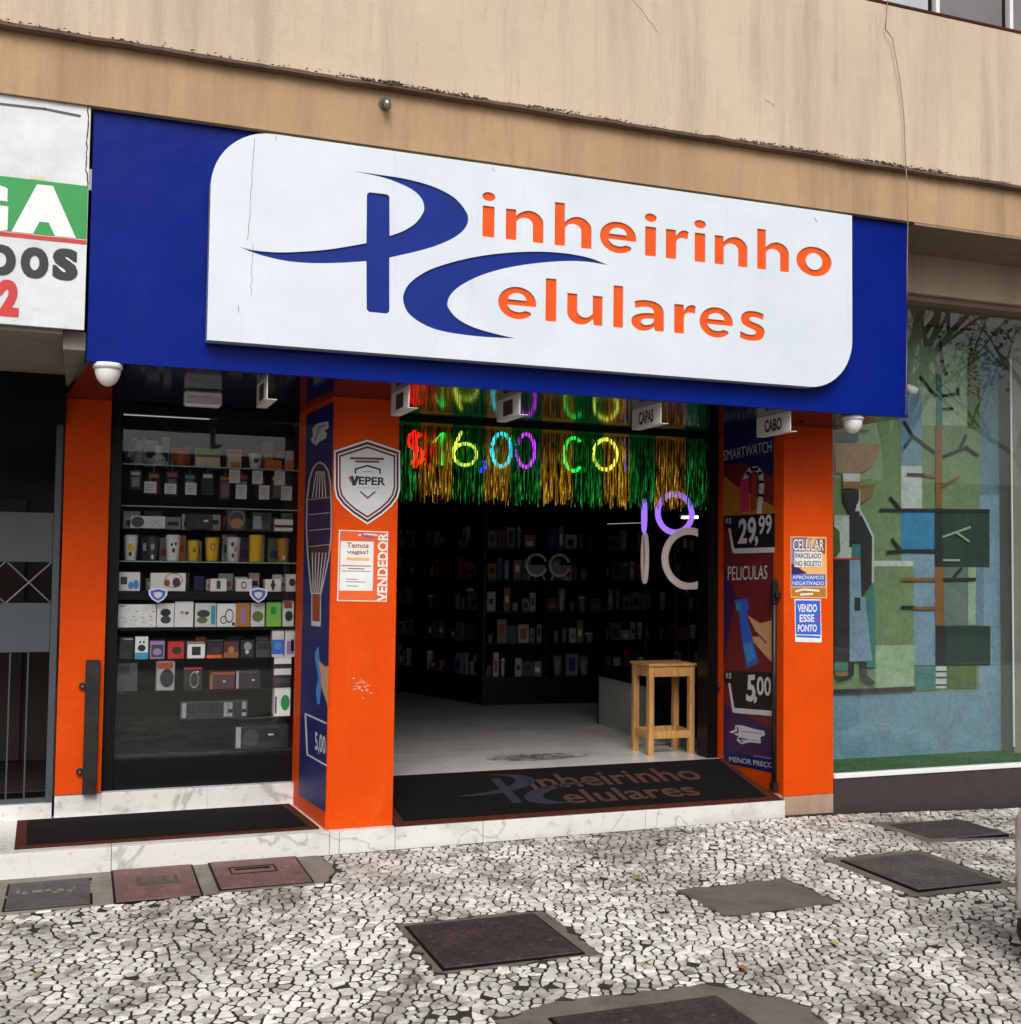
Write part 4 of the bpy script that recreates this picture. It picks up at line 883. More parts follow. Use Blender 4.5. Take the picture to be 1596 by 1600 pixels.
gbox(q4, 1345, 415, 1420, 622, 'g', 'palegrey', 'tall white box with dark phone print by the right frame', [('r', .2, .1, .9, .55, 'lilac'), ('r', .6, .2, .9, .6, 'darkgrey')])
# speakers
gbox(q4, 430, 655, 562, 862, 'h', 'grey', 'grey and red speaker box with round black driver', [('r', .05, .75, .9, .97, 'rust'), ('o', .2, .1, .95, .75, 'black')], 0.12, 'boxed_speaker', 'speaker')
gbox(q4, 625, 700, 757, 858, 'h', 'black', 'black speaker with pale oval ring', [('r', 0, .93, 1, 1, 'red'), ('O', .35, .1, .8, .8, 'grey'), ('r', .68, .78, .8, .84, 'white')], 0.12, 'boxed_speaker', 'speaker')
gbox(q4, 812, 735, 990, 856, 'h', 'wine', 'dark red flat speaker box on the lower shelf', [('r', 0, .85, 1, 1, 'rust'), ('r', 0, 0, .1, 1, 'brown'), ('r', .52, .4, .62, .5, 'palegrey')], 0.12, 'boxed_speaker', 'speaker')
gbox(q4, 1000, 730, 1172, 856, 'h', 'black', 'black flat speaker box right of the dark red one', [('r', 0, 0, .1, 1, 'grey'), ('r', .1, .86, 1, .98, 'darkgrey'), ('r', .65, .42, .75, .52, 'palegrey')], 0.12, 'boxed_speaker', 'speaker')
gbox(q4, 150, 660, 297, 862, 'h', 'darkgrey', 'dim charcoal carton at the left of the lower shelf', [('r', .1, .6, .6, .9, 'black')], 0.12)
gbox(q4, 1262, 632, 1390, 858, 'h', 'black', 'black and white striped carton beside the right frame', [('r', .05, .75, 1, .98, 'white'), ('r', .05, .4, 1, .6, 'palegrey'), ('r', .1, .15, .9, .3, 'darkgrey')], 0.12)
t = gbox(q4, 600, 945, 1082, 1070, 'i', 'darkgrey', 'keyboard lying on its edge near the bottom of the display', [], 0.04, 'keyboard', 'keyboard')
xa, xb, za, zb_ = ext(q4, 600, 945, 1082, 1070, 'i')
for j in range(4):
    for i in range(14):
        x = xa+0.012+i*(xb-xa-0.02)/14; z = za+0.012+j*(zb_-za-0.02)/4
        BX(x, x+(xb-xa)/14*0.8, YG-0.006, YG-0.0005, z, z+(zb_-za)/4*0.75).obj('key', 'ink_black' if (i not in (0, 9, 10, 13) or (i*j) % 3 == 1) else 'ink_grey', t)
gbox(q4, 1270, 862, 1386, 1065, 'i', 'white', 'white box with green leaf print at the lower right', [('o', .4, .2, .95, .75, 'green'), ('r', .05, .1, .15, .7, 'black')], 0.1)
t = gbox(q4, 985, 1130, 1372, 1295, 'j', 'black', 'large black portable speaker on the display floor', [('r', .03, .05, .12, .95, 'grey'), ('o', .15, .1, .45, .85, 'darkgrey'), ('r', .62, .55, .72, .62, 'palegrey')], 0.15, 'portable_speaker', 'speaker')
xa, xb, za, zb_ = ext(q4, 985, 1130, 1372, 1295, 'j')
S().tube([(xa+0.02, YG+0.07, zb_), (xa+0.06, YG+0.07, zb_+0.035), (xb-0.08, YG+0.07, zb_+0.045), (xb-0.02, YG+0.07, zb_)], 0.008, 8).obj('handle', 'dark_metal', t, smooth=True)
# back rows of packed goods on each display shelf
R = random.Random(77); nth = ['first', 'second', 'third', 'fourth', 'fifth', 'sixth', 'seventh', 'eighth', 'ninth', 'tenth', 'eleventh', 'twelfth', 'thirteenth', 'fourteenth', 'fifteenth', 'sixteenth']
tops = dict(a=0.20, c=0.13, d=0.20, e=0.12, f=0.17, g=0.13)
names_ = dict(a='top shelf', c='watch shelf', d='cup shelf', e='thick black shelf', f='accessory shelf', g='small carton shelf', h='speaker shelf', i='keyboard shelf')
for row, hm in tops.items():
    x = WXa+0.10; k = 0
    while x < WXb-0.14:
        w = R.uniform(0.05, 0.12); h = hm*R.uniform(0.65, 1.05); c = R.choice(('grey', 'darkgrey', 'palegrey', 'darkgrey', 'cream', 'black', 'wine', 'red', 'gold', 'darkgrey', 'olive', 'navy', 'grey')); z = rowz[row]+0.0006; y = 1.14+R.uniform(0, .05)
        t = T('boxed_product', '%s carton from the left in the back row of the %s' % (nth[k], names_[row]), 'box', (x+w/2, y, z), 'cartons in the back rows of the display window')
        BX(x, x+w, y, y+0.07, z, z+h).obj('carton', IK+c, t, 0.0012)
        q = R.uniform(.15, .4); S().poly([(x+w*.15, y-.0012, z+h*q), (x+w*.85, y-.0012, z+h*q), (x+w*.85, y-.0012, z+h*(q+.3)), (x+w*.15, y-.0012, z+h*(q+.3))]).obj('print', IK+R.choice(('black', 'darkgrey', 'white', 'navy', 'rust')), t)
        x += w+R.uniform(.004, .03); k += 1
for k in range(9):                                # blister packs hung between the price cards
    x = WXa+0.13+k*0.118; z1 = rowz['a']-0.035-0.012*(k % 2); h = 0.13+0.02*((k*7) % 3); y = 1.06
    t = T('blister_pack', '%s dark blister pack from the left hanging behind the price cards' % nth[k], 'blister pack', (x, y, z1-h), 'blister packs hanging under the top shelf')
    BX(x, x+0.075, y, y+0.003, z1-h, z1).obj('card', IK+('darkgrey', 'wine', 'navy', 'black')[k % 4], t); BX(x+0.012, x+0.063, y-0.018, y-0.0005, z1-h+0.015, z1-0.05).obj('bubble', IK+('grey', 'black', 'stockgrey')[k % 3], t, 0.004)
    BX(x+0.008, x+0.067, y-0.0012, y-0.0004, z1-0.035, z1-0.012).obj('print', IK+('palegrey', 'gold', 'red', 'teal')[k % 4], t); S().tube([(x+0.037, y+0.004, z1-0.006), (x+0.037, y+0.006, rowz['a']-0.0105)], 0.0015, 5).obj('hook', 'steel', t)
M('edge_highlight', (150, 176, 168), 0.15, 0, 0.05)
for row in 'abd': BX(WXa+0.076, WXb-0.052, 0.945, 0.9495, rowz[row]-0.009, rowz[row]-0.0015).obj('lip_highlight', 'edge_highlight', dw)  # pale strips paint a highlight along the glass shelf fronts
# two small shield stickers on the glass
for (x0, x1), lb in (((232, 262), 'small shield sticker on the window glass above the earphone boxes'), ((390, 418), 'small shield sticker on the window glass near the lime green box')):
    t = T('shield_sticker', lb, 'sticker', (W(x0, 930, 0.884).x, 0.884, W(x0, 930, 0.884).z)); c = (x0+x1)/2; w = (x1-x0)/2
    for k, (f, mt) in enumerate(((1, 'ink_white'), (.8, 'ink_blue'), (.45, 'ink_palegrey'))):
        printY('layer', [(c+dx*w*f, 930+dy*12*f) for dx, dy in ((-1, -.7), (0, -1), (1, -.7), (.95, 0), (.6, .55), (0, 1), (-.6, .55), (-.95, 0))], 0.8845-0.0006*k, mt, t)
# lamp box under the soffit
t = T('emergency_light', 'small white emergency light box under the dark soffit above the display window', 'lamp', (-0.76, 0.15, 2.6))
BX(-0.885, -0.665, 0.10, 0.19, 2.575, 2.668).obj('housing', 'white_plastic', t, 0.012); BX(-0.875, -0.675, 0.0965, 0.0995, 2.585, 2.625).obj('lens', 'ink_palegrey', t)

# ================================================================== STICKERS AND POSTERS
Y0 = -0.0025
def q7(x, y): return (515+x/5.717, 680+y/5.717)
t = T('shield_sticker', 'large white shield-shaped sticker reading VEPER on the middle orange pilaster', 'sticker', (0.21, 0, 1.95))
sh = [(340, 40), (632, 138), (632, 480), (610, 560), (560, 630), (470, 710), (340, 797), (210, 712), (115, 630), (60, 555), (42, 470), (42, 138)]
for k, (f, mt) in enumerate(((1, 'ink_white'), (.955, 'ink_wine'), (.885, 'ink_white'), (.855, 'ink_maroon'), (.80, 'ink_palegrey'))):
    printY('layer', [q7(338+(x-338)*f, 415+(y-415)*f) for x, y in sh], Y0-0.0006*k, mt, t)
YV = Y0-0.0034
text_on('lettering', 'EPER', rectY(q7(262, 368), q7(500, 450), YV), 'ink_black', t, 0.03)
bandY('letter_v', [q7(200, 372), q7(218, 440)], 5.0, YV, 'ink_black', t); bandY('letter_v', [q7(222, 440), q7(250, 372)], 5.0, YV-0.0003, 'ink_black', t); bandY('letter_v', [q7(182, 374), q7(196, 410)], 3.4, YV-0.0005, 'ink_rust', t)
bandY('roof_mark', [q7(233, 338), q7(233, 303), q7(340, 272), q7(452, 306), q7(452, 340)], 2.6, YV, 'ink_black', t)
bandY('chevron', [q7(278, 505), q7(342, 560), q7(408, 505)], 2.2, YV, 'ink_wine', t)
bandY('fine_print', [q7(190, 205), q7(480, 212)], 3.6, YV, 'ink_maroon', t); bandY('fine_print', [q7(235, 234), q7(440, 238)], 3.0, YV, 'ink_darkgrey', t); bandY('fine_print', [q7(290, 324), q7(385, 327)], 1.4, YV, 'ink_grey', t); bandY('fine_print', [q7(250, 470), q7(440, 472)], 1.0, YV, 'ink_grey', t)
t = T('job_sticker', 'orange job advert sticker with white panel and upright lettering VENDEDOR on middle pilaster', 'sticker', (0.21, 0, 1.5))
printY('sheet', [q7(85, 845), q7(525, 862), q7(512, 1487), q7(68, 1482)], Y0, 'ink_white', t)
printY('orange_field', [q7(95, 853), q7(517, 870), q7(505, 1479), q7(77, 1474)], Y0-0.0006, 'ink_orange', t)
printY('white_field', [q7(102, 945), q7(396, 952), q7(386, 1390), q7(88, 1388)], Y0-0.0012, 'ink_white', t)
YV = Y0-0.0018
a, b = W(*q7(434, 870), YV), W(*q7(524, 1485), YV)
text_on('lettering', 'VENDEDOR', lambda u, v: (b.x-0.006-(b.x-a.x-0.006)*v, YV, b.z+(a.z-b.z)*u), 'ink_white', t, 0.025)
text_on('lettering', 'Temos', rectY(q7(155, 958), q7(350, 1010), YV), 'ink_brown', t, 0.02); text_on('lettering', 'vagas!', rectY(q7(155, 1022), q7(345, 1072), YV), 'ink_brown', t, 0.02)
bandY('fine_print', [q7(160, 1105), q7(345, 1110)], 4.5, YV, 'ink_peach', t)
for y0, x0, x1 in ((1165, 108, 370), (1190, 170, 310), (1212, 110, 365), (1285, 150, 255), (1308, 150, 318), (1345, 160, 255)): bandY('fine_print', [q7(x0, y0), q7(x1, y0+5)], 1.6, YV, 'ink_grey' if y0 > 1200 else 'ink_brown', t)
bandY('small_logo', [q7(262, 893), q7(330, 882), q7(424, 893)], 2.0, YV, 'ink_white', t); bandY('small_logo', [q7(285, 880), q7(320, 905), q7(390, 912)], 2.2, YV-.0003, 'ink_blue', t)
# worn paint patch low on the pilaster
s = S(); R = random.Random(8)
for k in range(26):
    q = (565+R.gauss(0, 7), 1073+R.gauss(0, 7)); w, h = R.uniform(.8, 3.5), R.uniform(.6, 1.6); s.poly([W(q[0]+dx*w, q[1]+dy*h+dx*R.uniform(-1, 1), Y0) for dx, dy in ((-1, -1), (1, -.8), (.7, 1), (-.8, .9))])
tag(s.obj('paint_scuff', M('scuff', (214, 140, 116), 0.7, 0, .2)), 'pale scuffed patch of torn sticker low on the middle pilaster', 'scuff')['kind'] = 'stuff'

t = T('loan_poster', 'purple and orange poster reading CELULAR PARCELADO NO BOLETO on right pilaster', 'poster', (3.5, 0, 1.5))
printY('sheet', [(1235.5, 838), (1292, 839), (1293, 935), (1236, 934)], Y0, 'ink_peach', t)
YV = Y0-0.0008
printY('purple_field', [(1237, 840), (1262, 839.5), (1250, 895), (1237, 895)], YV, 'ink_lilac', t); printY('gold_field', [(1237, 918), (1291, 918), (1291, 933), (1237, 932)], YV, 'ink_gold', t); printY('red_field', [(1276, 842), (1290, 842), (1290, 866), (1280, 862)], YV, 'ink_rust', t); printY('indigo_field', [(1237, 880), (1262, 896), (1237, 898)], YV-.0003, 'ink_purple', t)
YV -= 0.0008
text_on('outline', 'CELULAR', rectY((1238.5, 840.5), (1289, 862), YV+.0003), 'ink_darkgrey', t, 0.08); text_on('lettering', 'CELULAR', rectY((1239.5, 842), (1288, 861), YV-.0004), 'ink_white', t, 0.02)
printY('white_field', [(1242, 862), (1285, 862.5), (1285, 886), (1242, 886)], YV, 'ink_white', t)
text_on('lettering', 'PARCELADO', rectY((1243.5, 864), (1283.5, 873), YV-.0006), 'ink_darkgrey', t, 0.02); text_on('lettering', 'NO BOLETO', rectY((1243.5, 876), (1283.5, 885), YV-.0006), 'ink_darkgrey', t, 0.02)
printY('blue_band', [(1237, 897), (1290, 897.5), (1290, 916), (1237, 916)], YV, 'ink_blue', t)
text_on('lettering', 'APROVAMOS', rectY((1238.5, 899), (1288, 905.5), YV-.0006), 'ink_white', t, 0.01); text_on('lettering', 'NEGATIVADO', rectY((1238.5, 908), (1288, 914.5), YV-.0006), 'ink_white', t, 0.01)
bandY('small_logo', [(1244, 924), (1256, 921), (1280, 923)], 3, YV, 'ink_white', t); bandY('small_logo', [(1252, 929), (1270, 928)], 3, YV, 'ink_white', t)
t = T('sale_notice', 'blue notice reading VENDO ESSE PONTO taped under the loan poster', 'poster', (3.5, 0, 1.3))
printY('sheet', [(1242, 936), (1283, 936.5), (1284.5, 1004), (1243, 1003)], Y0-.0004, 'ink_white', t)
printY('blue_field', [(1243.5, 938), (1282, 938.5), (1283, 992), (1244, 991)], Y0-.0010, 'ink_blue', t)
for w_, y0, y1, x0, x1 in (('VENDO', 944, 956.5, 1247, 1277), ('ESSE', 960, 972, 1250, 1273), ('PONTO', 976, 987, 1247, 1277)): text_on('lettering', w_, rectY((x0, y0), (x1, y1), Y0-.0016), 'ink_white', t, 0.025)
bandY('fine_print', [(1246, 994), (1281, 995.5)], 3.2, Y0-.0012, 'ink_blue', t); bandY('red_mark', [(1276, 968), (1280, 963), (1282, 969), (1276, 970)], 1.2, Y0-.0018, 'ink_red', t)

# banner on the left cheek of the middle pilaster (the cheek is slightly splayed)
BP, BN = (-0.004, 0.0, 0.0), (0.95, 0.065, 0.0)
def c1(k): return lambda px, py: WP(px, py, (BP[0]-0.0006*k, 0, 0), BN)
def q2(x, y): return (450+x/4.21, 580+y/4.21)
def qc(x, y): return (450+x/3.9, 920+y/3.9)
t = T('balloon_banner', 'narrow navy banner with hot-air balloon drawing on the side of the middle pilaster', 'banner', (-0.03, 0.4, 0.1))
S().poly([c1(0)(*p) for p in ((479, 648), (521.5, 627.5), (508.4, 1269), (466.5, 1242))]).obj('sheet', 'ink_navy', t)
bal = [q2(*p) for p in ((212, 600), (240, 615), (265, 655), (280, 740), (286, 900), (284, 1080), (270, 1220), (245, 1340), (217, 1460), (155, 1460), (142, 1330), (130, 1200), (122, 1030), (126, 850), (140, 720), (165, 640), (190, 608))]
S().poly([c1(1)(*p) for p in bal]).obj('balloon', 'ink_wine', t); bandY('balloon_outline', bal, 2.0, 0, 'ink_palegrey', t, True, c1(2))
for u in (-.6, -.3, 0, .3, .6):
    bandY('stripe', [q2(212+u*40, 660), q2(206+u*75, 830)], 1.6, 0, 'ink_palegrey', t, False, c1(2)); bandY('stripe', [q2(206+u*75, 1195), q2(190+u*40, 1450)], 1.6, 0, 'ink_palegrey', t, False, c1(2))
S().poly([c1(2)(*q2(*p)) for p in ((132, 850), (278, 838), (280, 1040), (275, 1150), (135, 1160), (126, 1000))]).obj('blue_belt', 'ink_purple', t)
for y in (845, 945, 1050, 1155): bandY('belt_line', [q2(136, y), q2(274, y-15)], 0.9, 0, 'ink_palegrey', t, False, c1(3))
S().poly([c1(1)(*q2(155, 1462)), c1(1)(*q2(218, 1462)), c1(1)(*qc(200, 230)), c1(1)(*qc(143, 225))]).obj('basket_edge', 'ink_palegrey', t)
S().poly([c1(2)(*q2(160, 1466)), c1(2)(*q2(213, 1466)), c1(2)(*qc(194, 200)), c1(2)(*qc(149, 196))]).obj('basket', 'ink_rust', t)
lg = [q2(*p) for p in ((150, 450), (165, 425), (160, 375), (190, 345), (265, 328), (270, 372), (240, 395), (258, 405), (252, 440), (205, 465), (190, 488), (160, 470))]
S().poly([c1(1)(*p) for p in lg]).obj('small_logo', 'ink_palegrey', t); bandY('logo_lines', [q2(180, 460), q2(205, 370), q2(250, 350)], 1.6, 0, 'ink_navy', t, False, c1(2))
S().poly([c1(1)(*qc(*p)) for p in ((165, 385), (188, 350), (192, 430), (205, 560), (195, 700), (180, 705), (170, 620), (185, 540), (165, 425))]).obj('phone_print', 'ink_sky', t)
S().poly([c1(2)(*qc(*p)) for p in ((185, 430), (225, 475), (248, 470), (244, 720), (205, 600), (200, 520))]).obj('hand_print', 'ink_skin', t)
bandY('price_frame', [qc(*p) for p in ((234, 820), (107, 762), (118, 1010), (236, 1078))], 2.6, 0, 'ink_palegrey', t, False, c1(1))
def quadfn(tl, tr, br, bl, mp): return lambda u, v: mp(tl[0]*(1-u)*v+tr[0]*u*v+br[0]*u*(1-v)+bl[0]*(1-u)*(1-v), tl[1]*(1-u)*v+tr[1]*u*v+br[1]*u*(1-v)+bl[1]*(1-u)*(1-v))
text_on('lettering', '5,00', quadfn(qc(165, 868), qc(230, 900), qc(230, 1030), qc(165, 1000), c1(2)), 'ink_palegrey', t, 0.02)

# banner inside the entrance, on the right cheek
def c2(k): return lambda px, py: WX(px, py, 3.2795-0.0007*k)
def qa(x, y): return (1110+x/5.717, 620+y/5.717)
def qb(x, y): return (1110+x/4.21, 860+y/4.21)
t = T('price_banner', 'tall printed banner with smartwatch and screen film prices inside the entrance at right', 'banner', (3.28, 0.5, 0.15))
def pr(name, pts, mt, k): S().poly([c2(k)(*p) for p in pts]).obj(name, mt, t)
pr('sheet', [(1131, 668), (1209.5, 652), (1208.6, 1208), (1131, 1191)], 'ink_maroon', 0)
pr('navy_field', [(1131, 668), (1209.5, 652), (1209.5, 745), (1158, 722), (1131, 728)], 'ink_navy', 1); pr('gold_field', [(1131, 742), (1152, 760), (1211, 792), (1211, 805), (1131, 806)], 'ink_gold', 1)
pr('purple_field', [(1131, 880), (1150, 930), (1131, 1040)], 'ink_purple', 1); pr('plum_field', [(1131, 1100), (1209, 1140), (1209, 1180), (1131, 1175)], 'ink_purple', 1); pr('blue_strip', [(1131, 1171), (1208.8, 1187), (1208.6, 1208), (1131, 1191)], 'ink_navy', 2)
text_on('lettering', 'SMARTWATCH', quadfn((1131, 704), (1206, 688), (1206, 706), (1131, 720), c2(2)), 'ink_palegrey', t, 0.0)
bandY('watch_strap', [qa(*p) for p in ((310, 745), (335, 680), (375, 645), (415, 640), (450, 680), (462, 760), (455, 880), (438, 1030))], 7.5, 0, 'ink_palegrey', t, False, c2(2))
pr('watch_face', [qa(*p) for p in ((270, 735), (345, 728), (348, 1020), (262, 1030))], 'ink_pink', 3); pr('watch_shadow', [qa(*p) for p in ((375, 700), (410, 680), (408, 1000), (360, 1040))], 'ink_rust', 2)
for (bx0, by0, bx1, by1, main, cents, zt_) in (((1140), 806, 1211, 857, '29', ',99', 0), (1140, 1048, 1209, 1106, '5', ',00', 1)):
    sl_ = 0 if zt_ == 0 else 7
    pr('price_field', [(bx0+2, by0), (bx1, by0-4+sl_), (bx1, by1-2+sl_), (bx0+8, by1)], 'ink_black', 4); pr('price_strip', [(bx0+7, by1), (bx1, by1-2+sl_), (bx1, by1+6+sl_), (bx0+7, by1+8)], 'ink_palegrey', 4); pr('price_edge', [(bx0-2, by0+18), (bx0+1, by0+17), (bx0+9, by1+6), (bx0+5, by1+7)], 'ink_palegrey', 5)
    pr('price_dot', [(bx0+8*math.cos(a_)-1, by0+10+10*math.sin(a_)) for a_ in [math.pi*2*i/14 for i in range(14)]], 'ink_black', 5)
    text_on('lettering', 'R$', quadfn((bx0-5, by0+4), (bx0+3, by0+3), (bx0+3, by0+13), (bx0-5, by0+14), c2(6)), 'ink_palegrey', t, 0.0)

text_on('lettering', '29', quadfn((1155, 811), (1182, 807), (1182, 849), (1153, 851), c2(6)), 'ink_palegrey', t, 0.03); text_on('lettering', ',', quadfn((1180, 838), (1185, 838), (1185, 853), (1180, 854), c2(6)), 'ink_palegrey', t, 0.03); text_on('lettering', '99', quadfn((1186, 806), (1206.5, 803), (1206.5, 834), (1185, 836), c2(6)), 'ink_palegrey', t, 0.02)
text_on('lettering', '5', quadfn((1168, 1055), (1181, 1054), (1181, 1097), (1166, 1096), c2(6)), 'ink_palegrey', t, 0.03); text_on('lettering', ',', quadfn((1178, 1088), (1183.5, 1088), (1183, 1100), (1178, 1099), c2(6)), 'ink_palegrey', t, 0.03); text_on('lettering', '00', quadfn((1183, 1057), (1205.5, 1058), (1205, 1088), (1183, 1086), c2(6)), 'ink_palegrey', t, 0.02)
text_on('lettering', 'PELICULAS', quadfn((1138, 885), (1199.5, 883), (1199, 905), (1137.5, 907), c2(2)), 'ink_palegrey', t, 0.0)
pr('phone_print', [qb(*p) for p in ((160, 330), (240, 315), (258, 360), (240, 430), (275, 560), (320, 740), (240, 775), (205, 560), (190, 420))], 'ink_blue', 2); pr('phone_glow', [qb(*p) for p in ((170, 350), (205, 345), (200, 400), (172, 395))], 'ink_teal', 3); pr('phone_glow', [qb(*p) for p in ((215, 620), (270, 600), (300, 700), (245, 745))], 'ink_sky', 3)
pr('hand_print', [qb(*p) for p in ((243, 425), (330, 480), (412, 458), (412, 745), (330, 655), (285, 600), (278, 565), (320, 570))], 'ink_skin', 4); bandY('hand_line', [qb(305, 540), qb(370, 610)], 2, 0, 'ink_wine', t, False, c2(5))
pr('small_logo', [qb(*p) for p in ((125, 1195), (165, 1180), (165, 1150), (205, 1150), (290, 1175), (355, 1188), (362, 1215), (330, 1230), (335, 1270), (260, 1262), (205, 1275), (175, 1250), (185, 1222))], 'ink_palegrey', 3)
bandY('logo_lines', [qb(150, 1205), qb(185, 1195), qb(180, 1165)], 2, 0, 'ink_navy', t, False, c2(4)); bandY('logo_lines', [qb(235, 1245), qb(190, 1235), qb(210, 1262)], 2, 0, 'ink_navy', t, False, c2(4)); bandY('logo_lines', [qb(210, 1190), qb(340, 1205)], 1.4, 0, 'ink_grey', t, False, c2(4)); bandY('logo_lines', [qb(240, 1245), qb(320, 1255)], 1.4, 0, 'ink_grey', t, False, c2(4))
text_on('lettering', 'MENOR PREÇO', quadfn((1140, 1182), (1208, 1192), (1208, 1202), (1140, 1192), c2(3)), 'ink_palegrey', t, 0.0)
bandY('fine_print', [(1178, 1181), (1208, 1186)], 1.6, 0, 'ink_sky', t, False, c2(3))

# door bolt rods
t = T('bolt_rod', 'tall black bolt rod with a latch standing against the right cheek of the entrance', 'rod', (3.255, 0.09, 0.02))
S().tube([(3.258, 0.085, 0.055), (3.258, 0.085, 1.56)], 0.017, 10).obj('rod', 'dark_metal', t, smooth=True)
BX(3.236, 3.279, 0.06, 0.10, 1.38, 1.53).obj('latch', 'dark_metal', t, 0.004); BX(3.24, 3.2785, 0.03, 0.06, 1.42, 1.46).obj('latch_tongue', 'dark_metal', t, 0.003); BX(3.238, 3.279, 0.055, 0.115, 0.05, 0.10).obj('foot', 'dark_metal', t, 0.003)
p = WX(1118, 1072, 3.27)
t = T('wall_hook', 'small dark round hook on the inner edge of the right cheek', 'hook', (3.27, p.y, p.z)); S().ring((3.262, p.y-0.04, p.z), (0, 1, 0), (0, 0, 1), 0.028, 0.010, 14, 6).obj('hook_ring', 'dark_metal', t, smooth=True)

# ================================================================== UNDER THE SOFFIT
for (px, py, lb) in ((169, 566, 'white dome camera under the left end of the blue sign'), (1333, 648, 'white dome camera under the right end of the blue sign')):
    p = WZ(px, py, 2.668); y = p.y+0.05; x = W(px, py, y).x
    t = T('dome_camera', lb, 'camera', (x, y, 2.56))
    S().lathe(x, y, [(0.075, 2.640), (0.075, 2.6675)], 24).obj('base', 'white_plastic', t, 0, True)
    S().lathe(x, y, [(0.004, 2.548)]+[(0.066*math.sin(math.radians(a_)), 2.6395-0.0915*math.cos(math.radians(a_))) for a_ in range(10, 91, 10)], 24).obj('dome', 'white_plastic', t, 0, True)
for i, (X, wd, lb) in enumerate(((0.312, None, 'white hanging sign with dark picture nearest the middle pilaster'), (1.0, None, 'white hanging sign with dark picture over the left half of the entrance'), (1.95, 'CAPAS', 'white hanging sign reading CAPAS under the blue sign'), (2.905, 'CABO', 'white hanging sign reading CABO near the right pilaster'), (-0.50, None, 'white hanging sign seen almost edge-on over the display window'))):
    t = T('hanging_sign', lb, 'sign', (X, -0.45, 2.53), 'small white signs hung from the soffit')
    ya, yb = -0.645, -0.24
    BX(X-0.004, X, ya, yb, 2.535, 2.668).obj('panel', 'white_plastic', t); BX(X+0.0005, X+0.055, ya+0.01, yb, 2.535, 2.538).obj('flange', 'white_plastic', t)
    if wd: text_on('lettering', wd, lambda u, v: (X-0.0052, yb-0.10+(ya+0.10-yb+0.10)*u, 2.555+0.085*v), 'ink_black', t, 0.035)
    else: BX(X-0.0062, X-0.0045, ya+0.12, yb-0.12, 2.555, 2.645).obj('picture', 'ink_darkgrey', t)

# tinsel curtains across the entrance
R = random.Random(21); x = 0.44; idx = 0
names = ['gold', 'green']
spans = [0.14, 0.20, 0.25, 0.24, 0.20, 0.24, 0.26, 0.24, 0.22, 0.22, 0.26, 0.20, 0.22]
ords = ['first', 'second', 'third', 'fourth', 'fifth', 'sixth', 'seventh']
for k, w in enumerate(spans):
    x1 = min(x+w, 3.07); col = names[k % 2]
    t = T('tinsel_curtain', '%s shiny %s foil fringe panel counted from the middle pilaster' % (ords[k//2], col), 'tinsel', (x+w/2, 0.78, 2.1), 'foil fringe curtains over the entrance')
    BX(x+0.002, x1-0.002, 0.776, 0.784, 2.615, 2.638).obj('header', 'foil_'+col, t)
    s = S(); n = int(w/0.0038)
    for i in range(n):
        px = x+(i+R.random())*w/n; py = 0.78+R.uniform(-0.018, 0.018); L = R.uniform(0.47, 0.56); a = R.uniform(0, 3.14); wd = R.uniform(0.0018, 0.0036); seg = 10; V = []; ox = 0; dr = R.uniform(-.006, .006)
        for j in range(seg+1):
            z = 2.62-L*j/seg; a += R.uniform(-1.0, 1.0); ox += R.uniform(-.002, .002)+dr/seg
            V += [(px+ox-wd*math.cos(a), py-wd*math.sin(a), z), (px+ox+wd*math.cos(a), py+wd*math.sin(a), z)]
        s.add(V, [(2*j, 2*j+1, 2*j+3, 2*j+2) for j in range(seg)])
    s.obj('strands', 'foil_'+col, t, kind='stuff'); x = x1
    if x >= 3.065: break

# glowing LED characters behind the fringe
def led(name, rgb, st): return M(name, rgb, 0.4, 0, 0, emit=st)
led('led_red', (255, 20, 14), 3); led('led_green', (10, 255, 90), 1.6); led('led_yellow', (236, 255, 90), 1.5); led('led_blue', (40, 50, 255), 2.6); led('led_cyan', (20, 225, 255), 1.6); led('led_violet', (210, 60, 255), 1.8)
YL = 0.815
def glyph(label, pts_list, mt, r=0.010):
    q0 = W(*pts_list[0][0], YL); t = T('led_character', label, 'light', (q0.x, YL, q0.z), 'glowing characters behind the foil fringe')
    for pts in pts_list: S().tube([W(*p, YL) for p in pts], r, 8).obj('light_tube', mt, t, smooth=True)
def ell(cx, cy, rx, ry, a0, a1, n=18): return [(cx+rx*math.cos(math.radians(a0+(a1-a0)*i/n)), cy-ry*math.sin(math.radians(a0+(a1-a0)*i/n))) for i in range(n+1)]
glyph('red glowing dollar sign behind the fringe', [ell(649, 689, 11, 11, 40, 260, 10)+ell(649, 712, 12, 12, 90, -130, 10), [(649, 672), (649, 731)]], 'led_red', 0.017)
glyph('green glowing figure one', [[(677, 692), (691, 676), (692, 727)]], 'led_green', 0.011)
glyph('yellow glowing figure six', [[(722, 674), (711, 696), (708, 710)], ell(727, 710, 18, 17, 0, 360)], 'led_yellow', 0.012)
glyph('deep blue glowing comma', [[(756, 720), (757, 730), (751, 737)]], 'led_blue', 0.017)
glyph('cyan glowing zero left of the violet one', [ell(784, 703, 15, 26, 0, 360)], 'led_cyan', 0.014)
glyph('violet glowing zero right of the cyan one', [ell(822, 704, 14, 26, 0, 360)], 'led_violet', 0.014)
glyph('green glowing letter C', [ell(897, 710, 15, 26, 50, 310)], 'led_green', 0.013)
glyph('pale yellow glowing ring letter', [ell(946, 710, 18, 24, 0, 360)], 'led_yellow', 0.014)
glyph('blue glowing upright bar', [[(977, 686), (977, 737)]], 'led_blue', 0.007)

